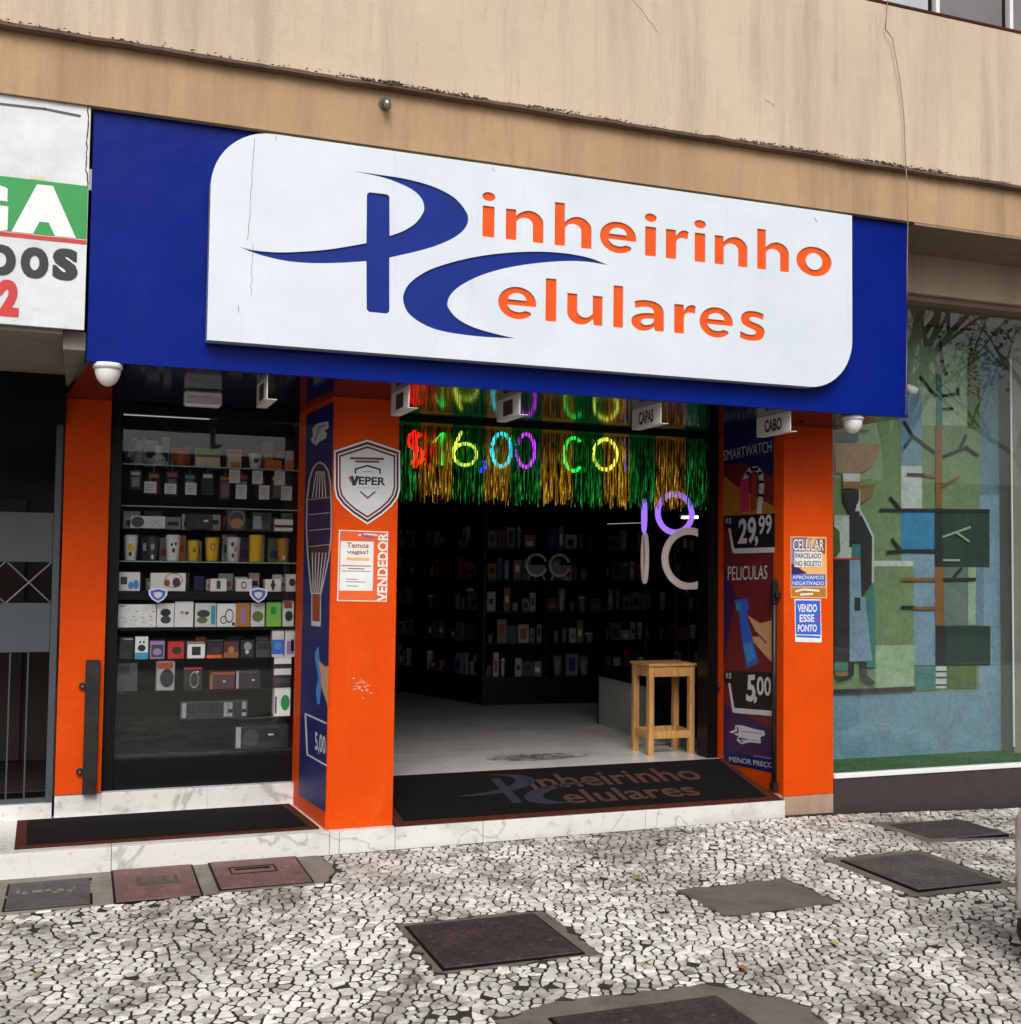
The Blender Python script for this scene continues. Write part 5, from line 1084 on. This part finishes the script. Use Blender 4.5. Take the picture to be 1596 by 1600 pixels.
# ================================================================== INSIDE THE SHOP
def stool():
    c = [WZ(*q, ZF) for q in ((1022, 1181), (1080, 1177))]; x0, x1 = c[0].x-0.035, c[1].x+0.03; y0 = c[0].y+0.02; y1 = y0+0.31; zt_ = 0.865
    t = T('wooden_stool', 'unpainted pine stool with square legs just inside the entrance', 'stool', ((x0+x1)/2, (y0+y1)/2, ZF))
    w = 0.048
    BX(x0-0.012, x1+0.012, y0-0.012, y1+0.012, zt_-0.022, zt_).obj('seat', 'pine', t, 0.003)
    for a_, b_ in ((x0, y0), (x1-w, y0), (x0, y1-w), (x1-w, y1-w)): BX(a_, a_+w, b_, b_+w, ZF+0.0005, zt_-0.0225).obj('leg', 'pine', t, 0.003)
    for y in (y0+0.004, y1-w+0.02): BX(x0+w+.0005, x1-w-.0005, y, y+0.02, zt_-0.105, zt_-0.024).obj('apron', 'pine', t, 0.002); BX(x0+w+.0005, x1-w-.0005, y, y+0.02, ZF+0.125, ZF+0.185).obj('stretcher', 'pine', t, 0.002)
    for x in (x0+0.004, x1-w+0.02): BX(x, x+0.02, y0+w+.0005, y1-w-.0005, zt_-0.105, zt_-0.024).obj('apron', 'pine', t, 0.002); BX(x, x+0.02, y0+w+.0005, y1-w-.0005, ZF+0.125, ZF+0.185).obj('stretcher', 'pine', t, 0.002)
stool()
M('counter_grey', (140, 140, 136), 0.35, 0, 0.1, 3)
t = T('counter', 'pale grey counter panel behind the wooden stool', 'counter', (3.4, 2.4, ZF))
BX(3.19, 3.20, 1.9, 2.93, ZF+0.001, 0.60).obj('side_panel', 'counter_grey', t); BX(3.201, 4.2, 1.9, 2.93, ZF+0.001, 0.60).obj('cabinet', 'black_matt', t); BX(3.17, 4.2, 1.88, 2.95, 0.601, 0.63).obj('top', 'black_frame', t); BX(3.185, 3.20, 2.931, 2.95, ZF+.001, 0.60).obj('corner_post', 'black_frame', t)
# shelf units
def shelf_unit(t, A, B, z0, zs, depth, ztop):
    A, B = Vector(A), Vector(B); d = (B-A).normalized(); nrm = Vector((-d.y, d.x)); L = (B-A).length
    P = lambda u, w: A+d*u+nrm*w
    def slabp(name, u0, u1, w0, w1, a_, b_, mt): S().prism([tuple(P(u, w)) for u, w in ((u0, w0), (u1, w0), (u1, w1), (u0, w1))], lambda x, y: (x, y, b_), lambda x, y: (x, y, a_)).obj(name, mt, t)
    slabp('base', 0, L, 0, depth, ZF+.001, z0, 'black_frame'); slabp('back_panel', 0, L, depth, depth+.02, z0, ztop, 'black_matt')
    for z in zs: slabp('shelf', 0, L, 0, depth-.001, z-.02, z, 'black_frame')
    k = max(2, round(L/0.65))
    for i in range(k+1): u = (L-.03)*i/k; slabp('upright', u, u+.03, -.003, depth-.002, z0+.001, ztop, 'black_frame')
    return P, L, k
def stock(P, L, k, zs, R, place, group, dens=1.0, depth=0.25):
    kinds = ('white box', 'grey box', 'clear tumbler', 'pale cup', 'dark box', 'coloured box')
    nth = ['first', 'second', 'third', 'fourth', 'fifth', 'sixth', 'seventh', 'eighth', 'ninth', 'tenth', 'eleventh', 'twelfth', 'thirteenth', 'fourteenth']
    for zi, z in enumerate(zs[:-1]):
        u = 0.06; cnt = {}
        while u < L-0.12:
            w = R.uniform(0.05, 0.14); h = min(R.uniform(0.10, 0.26), zs[zi+1]-z-0.05)
            if R.random() < dens and not any(abs(u+w/2-((L-.03)*i/k)-.015) < w/2+.018 for i in range(k+1)):
                kd = R.choice(kinds); p = P(u+w/2, 0.06+w/2*0.6); c = {'white box': 'grey', 'grey box': 'stockgrey', 'clear tumbler': 'stockgrey', 'pale cup': 'grey', 'dark box': 'darkgrey'}.get(kd) or R.choice(('maroon', 'wine', 'olive', 'rust', 'navy', 'purple', 'brown'))
                cnt[kd] = cnt.get(kd, 0)+1
                t = T('stock_item', '%s %s from the left, %s shelf up, %s' % (nth[cnt[kd]-1], kd, nth[zi], place), 'stock', (p.x, p.y, z), group)
                if 'box' in kd:
                    q = [P(u, .05), P(u+w, .05), P(u+w, .05+w*.6), P(u, .05+w*.6)]; S().prism([tuple(v) for v in q], lambda a_, b_: (a_, b_, z+h), lambda a_, b_: (a_, b_, z+.0006)).obj('carton', 'ink_'+c, t)
                    q = [P(u+w*.2, .0485), P(u+w*.75, .0485)]; z1, z2 = z+h*R.uniform(.15, .4), z+h*R.uniform(.5, .85); S().poly([(q[0].x, q[0].y, z1), (q[1].x, q[1].y, z1), (q[1].x, q[1].y, z2), (q[0].x, q[0].y, z2)]).obj('print', 'ink_'+R.choice(('darkgrey', 'black', 'palegrey', 'rust', 'navy')), t)
                else:
                    r = w*.38; S().lathe(p.x, p.y, [(r*.7, z+.0006), (r*.78, z+.01), (r, z+h*.85)], 12).obj('body', 'ink_'+c, t, 0, True); S().lathe(p.x, p.y, [(r*1.03, z+h*.851), (r*1.03, z+h*.9), (r*.6, z+h)], 12).obj('lid', 'ink_'+R.choice(('black', 'palegrey', c)), t, 0, True)
            u += w+R.uniform(.004, .03)
R = random.Random(31)
zs = [0.44, 0.80, 1.14, 1.48, 1.82, 2.16]
t = T('shelf_unit', 'black shelf unit facing the entrance in the dark shop', 'shelves', (3.2, 4.7, ZF)); P, L, k = shelf_unit(t, (2.60, 4.62), (4.00, 4.50), 0.42, zs, 0.32, 2.30); stock(P, L, k, zs, R, 'shelves facing the entrance', 'stock on the shelves facing the entrance', .95)
t = T('shelf_unit', 'black shelf unit receding along the left of the corner in the dark shop', 'shelves', (2.3, 5.6, ZF)); P, L, k = shelf_unit(t, (2.02, 6.45), (2.585, 4.70), 0.40, zs, 0.32, 2.30); stock(P, L, k, zs, R, 'shelves receding behind the middle pilaster', 'stock on the receding shelves', .95)
t = T('shelf_unit', 'black shelf unit on the far wall seen left of the receding shelves', 'shelves', (1.4, 6.8, ZF)); P, L, k = shelf_unit(t, (0.9, 6.6), (1.98, 6.52), 0.40, zs, 0.30, 2.30); stock(P, L, k, zs, R, 'far wall shelves at the left', 'stock on the far shelves', .95)
t = T('shelf_unit', 'black shelf unit in the right depth behind the counter', 'shelves', (4.9, 4.6, ZF)); P, L, k = shelf_unit(t, (4.10, 4.95), (5.6, 4.85), 0.50, zs, 0.30, 2.5); stock(P, L, k, zs, R, 'shelves behind the counter', 'stock behind the counter', .95)
# round clocks on a shelf
for i, cx in enumerate((837, 873)):
    p = W(cx, 843, 4.56); zb_ = 1.4806; r = 0.115
    t = T('round_clock', ('left' if i == 0 else 'right')+' one of two round ring-shaped clocks with feet on the dark shelves', 'clock', (p.x, 4.56, zb_), 'two ring clocks on the dark shelves')
    S().ring((p.x, 4.52, zb_+0.165), (1, 0, 0), (0, 0, 1), r, 0.016, 24, 6, math.radians(20), math.radians(340)).obj('rim', 'ink_white', t, 0, True)
    S().poly([(p.x+r*math.cos(a_), 4.53, zb_+0.165+r*math.sin(a_)) for a_ in [math.radians(180+9*j) for j in range(21)]]).obj('half_dial', 'ink_grey', t)
    for sg_ in (-1, 1): S().tube([(p.x+sg_*.06, 4.52, zb_+.07), (p.x+sg_*.10, 4.52, zb_+.004)], 0.008, 6).obj('foot', 'ink_white', t)
# ring lights
led('ring_violet', (150, 110, 235), 1.1); M('ring_white', (226, 206, 196), 0.45, 0, 0.03, emit=0.22)  # the pale ring looks unlit, its weak glow is added in the material
p = W(1055, 802, 1.6); t = T('ring_light', 'violet lit ring light hanging in the entrance below the foil fringe', 'ring light', (p.x, 1.6, p.z)); S().ring((p.x, 1.6, p.z), (1, 0, 0), (0, 0, 1), 0.163, 0.025, 36, 8).obj('tube', 'ring_violet', t, 0, True); BX(p.x-.03, p.x+.03, 1.585, 1.62, p.z-.20, p.z-.15).obj('holder', 'dark_metal', t, .004)
S().tube([(p.x, 1.6, p.z-.20), (p.x+.10, 1.7, ZF)], 0.008, 6).obj('stand', 'black_matt', t)
p = W(1078, 873, 1.55); t = T('ring_light', 'large pale ring light with a weak added glow, partly hidden by the dark door post', 'ring light', (p.x, 1.55, p.z)); S().ring((p.x, 1.55, p.z), (1, 0, 0), (0, 0, 1), 0.235, 0.031, 40, 8).obj('tube', 'ring_white', t, 0, True); BX(p.x-.03, p.x+.03, 1.535, 1.57, p.z-.29, p.z-.21).obj('holder', 'dark_metal', t, .004)
S().tube([(p.x, 1.56, p.z-.28), (p.x+.05, 1.65, ZF)], 0.008, 6).obj('stand', 'black_matt', t)
for px, py, R_, r_, mt, lb in ((1007, 806, 0.14, 0.016, 'ring_violet', 'thin violet glowing ring added as mirror image of the round ring light'), (1008, 872, 0.21, 0.02, 'ring_white', 'thin pale glowing ring added as mirror image of the large ring light')):
    p = W(px, py, 2.1); t = T('ring_light', lb, 'ring light', (p.x, 2.1, p.z)); S().ring((p.x, 2.1, p.z), (0.38, 0.925, 0), (0, 0, 1), R_, r_, 36, 8).obj('tube', mt, t, 0, True)  # glowing rings added in place of the mirror images of the ring lights
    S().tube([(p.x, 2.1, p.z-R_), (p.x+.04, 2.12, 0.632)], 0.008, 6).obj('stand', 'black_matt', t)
led('strip_lamp', (250, 250, 255), 0.4)
a_, b_ = W(938, 819, 4.75), W(1002, 817, 4.75); t = T('shelf_light', 'thin white light strip over the shelves behind the counter', 'lamp', (a_.x, 4.75, a_.z)); S().tube([a_, b_], 0.0035, 6).obj('strip', 'strip_lamp', t); BX(a_.x, b_.x, 4.76, 4.84, a_.z+.006, a_.z+.03).obj('housing', 'black_matt', t)
m, n, l, p_, pos = node_mat('mirror', 0.02); p_.inputs['Metallic'].default_value = 1.0; p_.inputs['Base Color'].default_value = (.6, .6, .62, 1)
led('tube_lamp', (250, 250, 255), 6)
p = W(1082, 809, 4.3); t = T('tube_lamp', 'short bright white tube lamp deep inside the shop', 'lamp', (p.x, 4.3, p.z)); S().tube([(p.x-.13, 4.3, p.z), (p.x+.13, 4.3, p.z+.01)], 0.014, 8).obj('tube', 'tube_lamp', t); BX(p.x-.15, p.x+.15, 4.32, 4.36, p.z-.01, p.z+.05).obj('housing', 'black_matt', t)
BX(p.x-.02, p.x+.02, 4.33, 4.35, p.z+.051, 3.0).obj('hanger', 'black_matt', t)

# ================================================================== NEIGHBOUR AT RIGHT
nw = T('neighbour_window', 'large shop window of the right neighbour with white sill rail and dark base wall', 'display window', (5.0, 0.0, -0.2))
M('dark_base', (62, 54, 52), 0.55, 0, 0.2, 9, 0.15); M('rail_white', (232, 234, 232), 0.35, 0, 0.04); M('column_grey', (128, 124, 114), 0.6, 0, 0.12, 4)
BX(3.708, 8, 0.0, 0.05, -0.4, 0.115).obj('base_wall', 'dark_base', nw); BX(3.708, 8, -0.012, 0.045, 0.116, 0.150).obj('sill_rail', 'rail_white', nw, 0.004)
GX = W(1512, 900, 0.02).x
BX(3.709, GX-0.002, 0.016, 0.024, 0.151, 3.654).obj('glass_pane', 'shop_glass', nw); BX(GX+0.002, 8, 0.016, 0.024, 0.151, 3.654).obj('glass_pane', 'shop_glass', nw)
BX(3.709, 8, 0.10, 1.2, 0.05, 0.135).obj('window_floor', 'dark_base', nw); BX(3.709, 8, 0.05, 1.3, 3.66, 3.70).obj('window_ceiling', 'soffit_plaster', nw)
XC = W(1577, 900, 0.45).x
BX(XC, XC+0.7, 0.40, 0.9, 0.136, 3.65).obj('inner_column', 'column_grey', nw, 0.01); BX(XC-0.012, XC-0.001, 0.398, 0.41, 0.20, 3.4).obj('column_trim', 'rail_white', nw)
BX(3.708, 3.72, 0.05, 0.95, 0.136, 3.65).obj('side_wall', 'column_grey', nw)
M('turf', (44, 92, 40), 0.95, 0, 0.3, 40, 0.8, 200)
tf = BX(3.73, XC-0.02, 0.06, 0.545, 0.136, 0.150).obj('turf_strip', 'turf'); tag(tf, 'strip of green artificial turf on the floor of the right shop window', 'turf')
p = W(1424, 609, 0.3); t = T('spot_lamp', 'small white spot lamp near the top of the right shop window', 'lamp', (p.x, 0.3, p.z)); S().tube([(p.x-.05, 0.34, p.z+.03), (p.x+.04, 0.28, p.z-.02)], 0.035, 12).obj('head', 'white_plastic', t, 0, True); S().tube([(p.x-.05, 0.34, p.z+.03), (p.x-.05, 0.35, 3.658)], 0.008, 6).obj('stem', 'white_plastic', t)
# painted mural canvas behind the glass
YM = 0.55
mu = T('mural', 'painted canvas of a woman and a branching tree behind the right shop window', 'painting', (4.9, YM, 0.15))
def canvas(name, c): 
    m, n, l, p, pos = node_mat(name, 0.85)
    a = noise(n, l, pos, 30, 6, 0.75); b = noise(n, l, pos, 6, 5, 0.7)
    cc = mix(n, l, rng(n, l, a, 0.3, 0.7), lin(c), lin(tuple(v*0.78 for v in c))); cc = mix(n, l, rng(n, l, b, 0.4, 0.75, 0.0, 0.4), cc, lin(tuple(min(255, v*1.14+6) for v in c)))
    l.new(cc, p.inputs['Base Color']); bumpy(n, l, p, a, 0.3, 0.004)
for nm, c in dict(cv_green=(116, 140, 98), cv_pale=(150, 176, 142), cv_olive=(78, 104, 52), cv_blue=(112, 146, 166), cv_sky=(124, 152, 172), cv_bright=(58, 130, 170), cv_white=(190, 196, 194), cv_trunk=(136, 92, 46), cv_teal=(62, 122, 116), cv_black=(38, 40, 40), cv_dark=(38, 62, 52), cv_grey=(102, 120, 114), cv_brown=(140, 108, 64), cv_steel=(104, 134, 146)).items(): canvas(nm, c)
def m5(x, y): return (1290+x/3.478, 340+y/3.478)
def m6(x, y): return (1290+x/3.2, 780+y/3.2)
_lay = [0]
def pt(pts, mt, f=None):
    _lay[0] += 1; Y = YM-0.0008-0.0004*_lay[0]
    S().poly([W(*(f(*q) if f else q), Y) for q in pts]).obj('painted_shape', mt, mu)
def rc(f, x0, y0, x1, y1, mt): pt([(x0, y0), (x1, y0), (x1, y1), (x0, y1)], mt, f)
def br(f, pts, w, mt):
    _lay[0] += 1; bandY('painted_branch', [f(*q) for q in pts], w/3.3, YM-0.0008-0.0004*_lay[0], mt, mu)
BX(3.74, XC+0.1, YM, YM+0.03, 0.14, 3.64).obj('canvas', 'cv_green', mu)
pt([(1296, 1085), (1600, 1078), (1600, 1172), (1296, 1190)], 'cv_blue')
rc(m5, 840, 640, 1010, 1620, 'cv_steel'); rc(m6, 770, -20, 930, 960, 'cv_sky')
rc(m5, 440, 440, 530, 960, 'cv_pale'); rc(m5, 410, 960, 525, 1350, 'cv_blue'); rc(m5, 412, 1350, 526, 1580, 'cv_white'); rc(m5, 525, 700, 772, 1130, 'cv_pale'); rc(m5, 775, 640, 840, 1145, 'cv_olive')
rc(m6, 380, 60, 550, 250, 'cv_bright'); rc(m6, 380, 272, 550, 830, 'cv_sky'); rc(m6, 240, 335, 442, 728, 'cv_green'); rc(m6, 250, 730, 446, 948, 'cv_pale'); rc(m6, 240, 308, 440, 335, 'cv_white')
rc(m6, 595, 340, 715, 632, 'cv_grey'); rc(m6, 715, 340, 753, 628, 'cv_pale'); rc(m6, 753, 340, 793, 632, 'cv_steel'); rc(m6, 590, 55, 822, 340, 'cv_dark'); rc(m6, 605, 635, 826, 832, 'cv_dark'); rc(m6, 448, 835, 553, 957, 'cv_teal'); rc(m6, 608, 835, 757, 946, 'cv_olive'); rc(m6, 553, 835, 606, 946, 'cv_white')
for y in (858, 888, 925): rc(m6, 553, y, 606, y+9, 'cv_black')
rc(m5, 605, 850, 636, 1132, 'cv_teal'); rc(m5, 602, 1134, 636, 1600, 'cv_trunk'); rc(m6, 549, 45, 590, 338, 'cv_black'); rc(m6, 551, 340, 596, 632, 'cv_trunk'); rc(m6, 553, 635, 606, 832, 'cv_black')
for pts in (((518, 865), (600, 970)), ((640, 968), (718, 955)), ((722, 930), (722, 962)), ((640, 1040), (692, 1038)), ((432, 1110), (475, 1185), (595, 1275)), ((470, 1195), (432, 1250)), ((642, 1298), (770, 1248)), ((735, 1250), (765, 1185)), ((770, 1250), (832, 1292)), ((448, 1395), (540, 1398)), ((622, 650), (640, 800), (660, 850)), ((300, 1588), (890, 1592)), ((355, 1520), (405, 1580))): br(m5, pts, 15, 'cv_black')
for pts in (((540, 1400), (600, 1405)), ((640, 1455), (730, 1408))): br(m5, pts, 13, 'cv_trunk')
for pts in (((335, 200), (378, 255)), ((312, 265), (378, 258), (550, 260)), ((595, 402), (750, 400)), ((645, 388), (680, 348)), ((385, 540), (445, 540))): br(m6, pts, 16, 'cv_black')
for pts in (((385, 402), (550, 402)), ((445, 545), (550, 545))): br(m6, pts, 17, 'cv_trunk')
for pts in (((590, 188), (725, 140)), ((660, 168), (718, 210)), ((592, 305), (670, 305))): br(m6, pts, 11, 'cv_pale')
pt([m5(55, 1228)]+[m5(*q) for q in ((300, 1226), (292, 1290), (262, 1340), (225, 1372), (180, 1388), (55, 1388))], 'cv_brown'); rc(m5, 55, 1160, 180, 1212, 'cv_dark'); br(m5, ((55, 1150), (235, 1158)), 10, 'cv_black')
rc(m5, 96, 1390, 190, 1434, 'cv_white'); rc(m5, 96, 1434, 190, 1472, 'cv_brown'); pt([m5(*q) for q in ((190, 1455), (272, 1450), (255, 1510), (205, 1548), (180, 1548))], 'cv_brown'); rc(m5, 160, 1475, 190, 1620, 'cv_white')
pt([m5(*q) for q in ((96, 1478), (184, 1476), (184, 1530), (165, 1585), (158, 1640), (130, 1640), (128, 1590), (100, 1545))], 'cv_black')
rc(m6, 45, 80, 132, 296, 'cv_white'); pt([m6(*q) for q in ((40, 130), (72, 160), (76, 260), (55, 290), (40, 290))], 'cv_olive'); rc(m6, 120, 60, 172, 240, 'cv_black'); rc(m6, 134, 225, 176, 300, 'cv_teal')
pt([m6(*q) for q in ((168, 85), (192, 84), (236, 185), (236, 418), (182, 492), (176, 240))], 'cv_black'); br(m6, ((160, 30), (190, 84), (240, 188), (238, 415)), 11, 'cv_white')
rc(m6, 45, 304, 122, 818, 'cv_black'); br(m6, ((45, 298), (172, 298)), 8, 'ink_red')
pt([m6(*q) for q in ((240, 420), (250, 560), (252, 840), (205, 842), (200, 500))], 'cv_teal'); pt([m6(*q) for q in ((122, 304), (176, 304), (180, 490), (200, 495), (236, 808), (122, 812))], 'cv_sky'); rc(m6, 146, 492, 176, 558, 'cv_black')
pt([m6(*q) for q in ((175, 812), (206, 812), (210, 880), (252, 918), (235, 928), (185, 905))], 'cv_black'); pt([m6(*q) for q in ((115, 812), (146, 812), (144, 880), (110, 900), (60, 905), (60, 892), (112, 870))], 'cv_black'); rc(m6, 45, 815, 112, 860, 'cv_teal'); rc(m6, 52, 862, 112, 885, 'cv_brown')
br(m6, ((45, 962), (250, 955), (445, 946)), 22, 'cv_black')

# white car standing on the pavement, only its bumper corner reaches the picture
M('car_white', (206, 204, 200), 0.3, 0, 0.03, coat=0.5); M('car_glass', (16, 18, 20), 0.08, 0, 0.05); M('rubber', (20, 20, 21), 0.85, 0, 0.15); M('lamp_clear', (190, 196, 200), 0.12, 0, 0.05)
CW, CL, CZ = 1.62, 3.9, -0.165
b0 = WZ(1588, 1450, 0.035); CX, CY = b0.x-0.115, b0.y+0.066                 # far front corner of the bumper
ct = T('parked_car', 'white parked car whose bumper corner just enters at the right edge', 'car', (CX+CL/2, CY-CW/2, CZ))
def ring_at(u, hw, z0, z1, r=0.10, n=5):                                  # rounded box section at distance u from the bumper
    pts = []
    for (sy, zc, a0) in ((1, z1-r, 0), (-1, z1-r, 90), (-1, z0+r, 180), (1, z0+r, 270)):
        for i in range(n):
            a_ = math.radians(a0+90*i/(n-1)); pts.append((CX+u, CY-CW/2+sy*(hw-r)+r*math.cos(a_), zc+r*math.sin(a_)))
    return pts
def loft(secs, name, mt, par=None):
    s = S(); V = []; k = len(secs[0])
    for q in secs: V += q
    s.add(V, [(i*k+j, i*k+(j+1) % k, (i+1)*k+(j+1) % k, (i+1)*k+j) for i in range(len(secs)-1) for j in range(k)]+[tuple(range(k)), tuple(range((len(secs)-1)*k, len(secs)*k))])
    return s.obj(name, mt, par or ct, 0, True)
H = CW/2
loft([ring_at(0.0, H-.30, .13, .46, .08), ring_at(.04, H-.16, .10, .52, .09), ring_at(.12, H-.06, .08, .58, .09), ring_at(.30, H-.01, .08, .66), ring_at(.9, H, .08, .80), ring_at(1.2, H, .08, .84), ring_at(3.2, H, .08, .86), ring_at(3.65, H-.03, .09, .82), ring_at(3.84, H-.10, .12, .74), ring_at(3.9, H-.24, .2, .6)], 'body', 'car_white')
loft([ring_at(.015, H-.27, -.005, .135, .06), ring_at(.05, H-.15, -.02, .11, .06), ring_at(.13, H-.055, -.03, .09, .05), ring_at(.35, H-.012, -.03, .085, .05), ring_at(3.6, H-.02, -.03, .085, .05), ring_at(3.86, H-.14, .0, .13, .06)], 'lower_skirt', 'rubber')
cb = loft([ring_at(1.0, H-.10, .70, .86, .05), ring_at(1.55, H-.14, .72, 1.25, .10), ring_at(1.9, H-.17, .75, 1.33, .12), ring_at(3.0, H-.17, .75, 1.32, .12), ring_at(3.62, H-.12, .72, .88, .06)], 'cabin', 'car_glass')
loft([ring_at(1.62, H-.18, 1.262, 1.305, .02), ring_at(1.95, H-.20, 1.325, 1.352, .012), ring_at(3.0, H-.20, 1.315, 1.342, .012), ring_at(3.2, H-.19, 1.22, 1.262, .02)], 'roof', 'car_white', cb)
for sy in (1, -1):
    yy = CY-CW/2+sy*(H-.01)
    for u in (1.68, 2.45): S().tube([(CX+u+(.0 if u > 2 else -.45), CY-CW/2+sy*(H-.085), .86), (CX+u, CY-CW/2+sy*(H-.155), 1.29)], .028, 6).obj('roof_pillar', 'car_white', cb)
    for u in (.72, 3.15):
        w = S().tube([(CX+u, yy-sy*.19, CZ+.285), (CX+u, yy-sy*.17, CZ+.285), (CX+u, yy+sy*.0, CZ+.285), (CX+u, yy+sy*.012, CZ+.285)], .28, 28, True, [.25, .285, .285, .26]).obj('wheel', 'rubber', ct)
        S().tube([(CX+u, yy+sy*.0125, CZ+.285), (CX+u, yy+sy*.02, CZ+.285)], .17, 24).obj('rim', 'steel', w)
    S().tube([(CX+.10, CY-CW/2+sy*(H-.20), .52), (CX+.28, CY-CW/2+sy*(H-.055), .57)], .062, 10).obj('headlight', 'lamp_clear', ct, 0, True)
    BX(CX+1.95, CX+2.12, min(yy, yy+sy*.025), max(yy, yy+sy*.025), .70, .725).obj('door_handle', 'car_white', ct, .006)
    S().tube([(CX+1.35, yy-sy*.05, .90), (CX+1.40, yy+sy*.13, .95)], .055, 10).obj('side_mirror', 'car_white', ct, 0, True)
# fallen leaves
M('leaf_yellow', (176, 160, 70), 0.7); M('leaf_brown', (150, 112, 56), 0.7)
for (px, py, mt, lb) in ((1304, 1475, 'leaf_yellow', 'yellow-green fallen leaf on the stones right of the maroon cover'), (1160, 1512, 'leaf_brown', 'tan fallen leaf on the stones near the bottom right'), (998, 1372, 'leaf_brown', 'small brown fallen leaf on the stones before the entrance')):
    p = WZ(px, py, -0.115); z = gz(p.x, p.y)+0.006; a = rnd.uniform(0, 6); V = []
    for i in range(12):
        th = 2*math.pi*i/12; u, v = 0.034*math.cos(th), 0.017*math.sin(th)*(1-0.3*math.cos(th)); V.append((p.x+u*math.cos(a)-v*math.sin(a), p.y+u*math.sin(a)+v*math.cos(a), z+0.006*abs(math.sin(th))))
    V.append((p.x, p.y, z+.001)); o = S().add(V, [(i, (i+1) % 12, 12) for i in range(12)]).obj('fallen_leaf', mt); tag(o, lb, 'leaf')

# ================================================================== ACROSS THE STREET (seen only mirrored in the glass)
def tree(x, y, h, seed, label, leaves):
    R = random.Random(seed); t = T('street_tree', label, 'tree', (x, y, -0.3)); wd = S(); lf = S()
    def grow(p, d, L, r, lev):
        n = 4; pts = [p]; 
        for i in range(n): d = (d+Vector((R.uniform(-.2, .2), R.uniform(-.2, .2), R.uniform(-.06, .14)))).normalized(); pts.append(pts[-1]+d*L/n)
        wd.tube(pts, r, 6 if lev < 2 else 4, False, [r*(1-.45*i/n) for i in range(n+1)])
        if lev < 5:
            for k in range(3 if lev < 3 else 2):
                q = pts[R.choice((2, 3, 4))]; nd = (d+Vector((R.uniform(-1, 1), R.uniform(-1, 1), R.uniform(-.2, .7)))*.9).normalized(); grow(q, nd, L*R.uniform(.6, .8), r*.55, lev+1)
        if lev >= 4:
            for k in range(leaves):
                c = pts[-1]+Vector((R.gauss(0, .25), R.gauss(0, .25), R.gauss(0, .2))); u = Vector((R.uniform(-1, 1), R.uniform(-1, 1), R.uniform(-1, 1))).normalized()*.07; v = Vector((R.uniform(-1, 1), R.uniform(-1, 1), R.uniform(-1, 1))).normalized()*.05; lf.poly([c-u, c-v, c+u, c+v])
    grow(Vector((x, y, -0.35)), Vector((0, 0, 1)), h*.42, .22, 0)
    wd.obj('trunk', 'bark', t); lf.obj('crown', 'foliage', t)
M('bark', (66, 56, 48), 0.9, 0, .3, 6, .4); M('foliage', (62, 84, 40), 0.8, 0, .35, 2)
tree(12.6, -10.2, 9.5, 3, 'sparse street tree on the far kerb mirrored in the right window', 9)
tree(17.0, -12.0, 10.5, 5, 'second street tree behind the sparse one, mirrored only', 14)
tree(3.0, -13.5, 10.0, 8, 'street tree opposite the display window, mirrored only', 14)
ob = T('added_opposite_block', 'grey block added across the street to darken the shop window reflections', 'building', (8, -26, -0.3))
plaster('far_plaster', (120, 116, 108), (104, 100, 94), (80, 78, 74))
BX(-30, 50, -32, -26, -0.35, 4.6).obj('wall', 'far_plaster', ob); BX(-30.2, 50.2, -32.2, -25.8, 4.6, 4.8).obj('roof_edge', 'cement', ob)  # unseen block added to darken the glass reflections, kept low for sky above
gm = BX(-0.7, 0.7, -25.99, -25.93, 0, 1.5).mesh('window'); gm.materials.append(M('far_pane', (40, 48, 54), 0.1, 0, .1))
for i in range(26):
    for j in range(1):
        o = bpy.data.objects.new('window', gm); COL.objects.link(o); o.parent = ob; o.matrix_parent_inverse = Matrix.Translation(-ob.location); o.location = (-28+3*i, 0, 1.2+3.1*j)
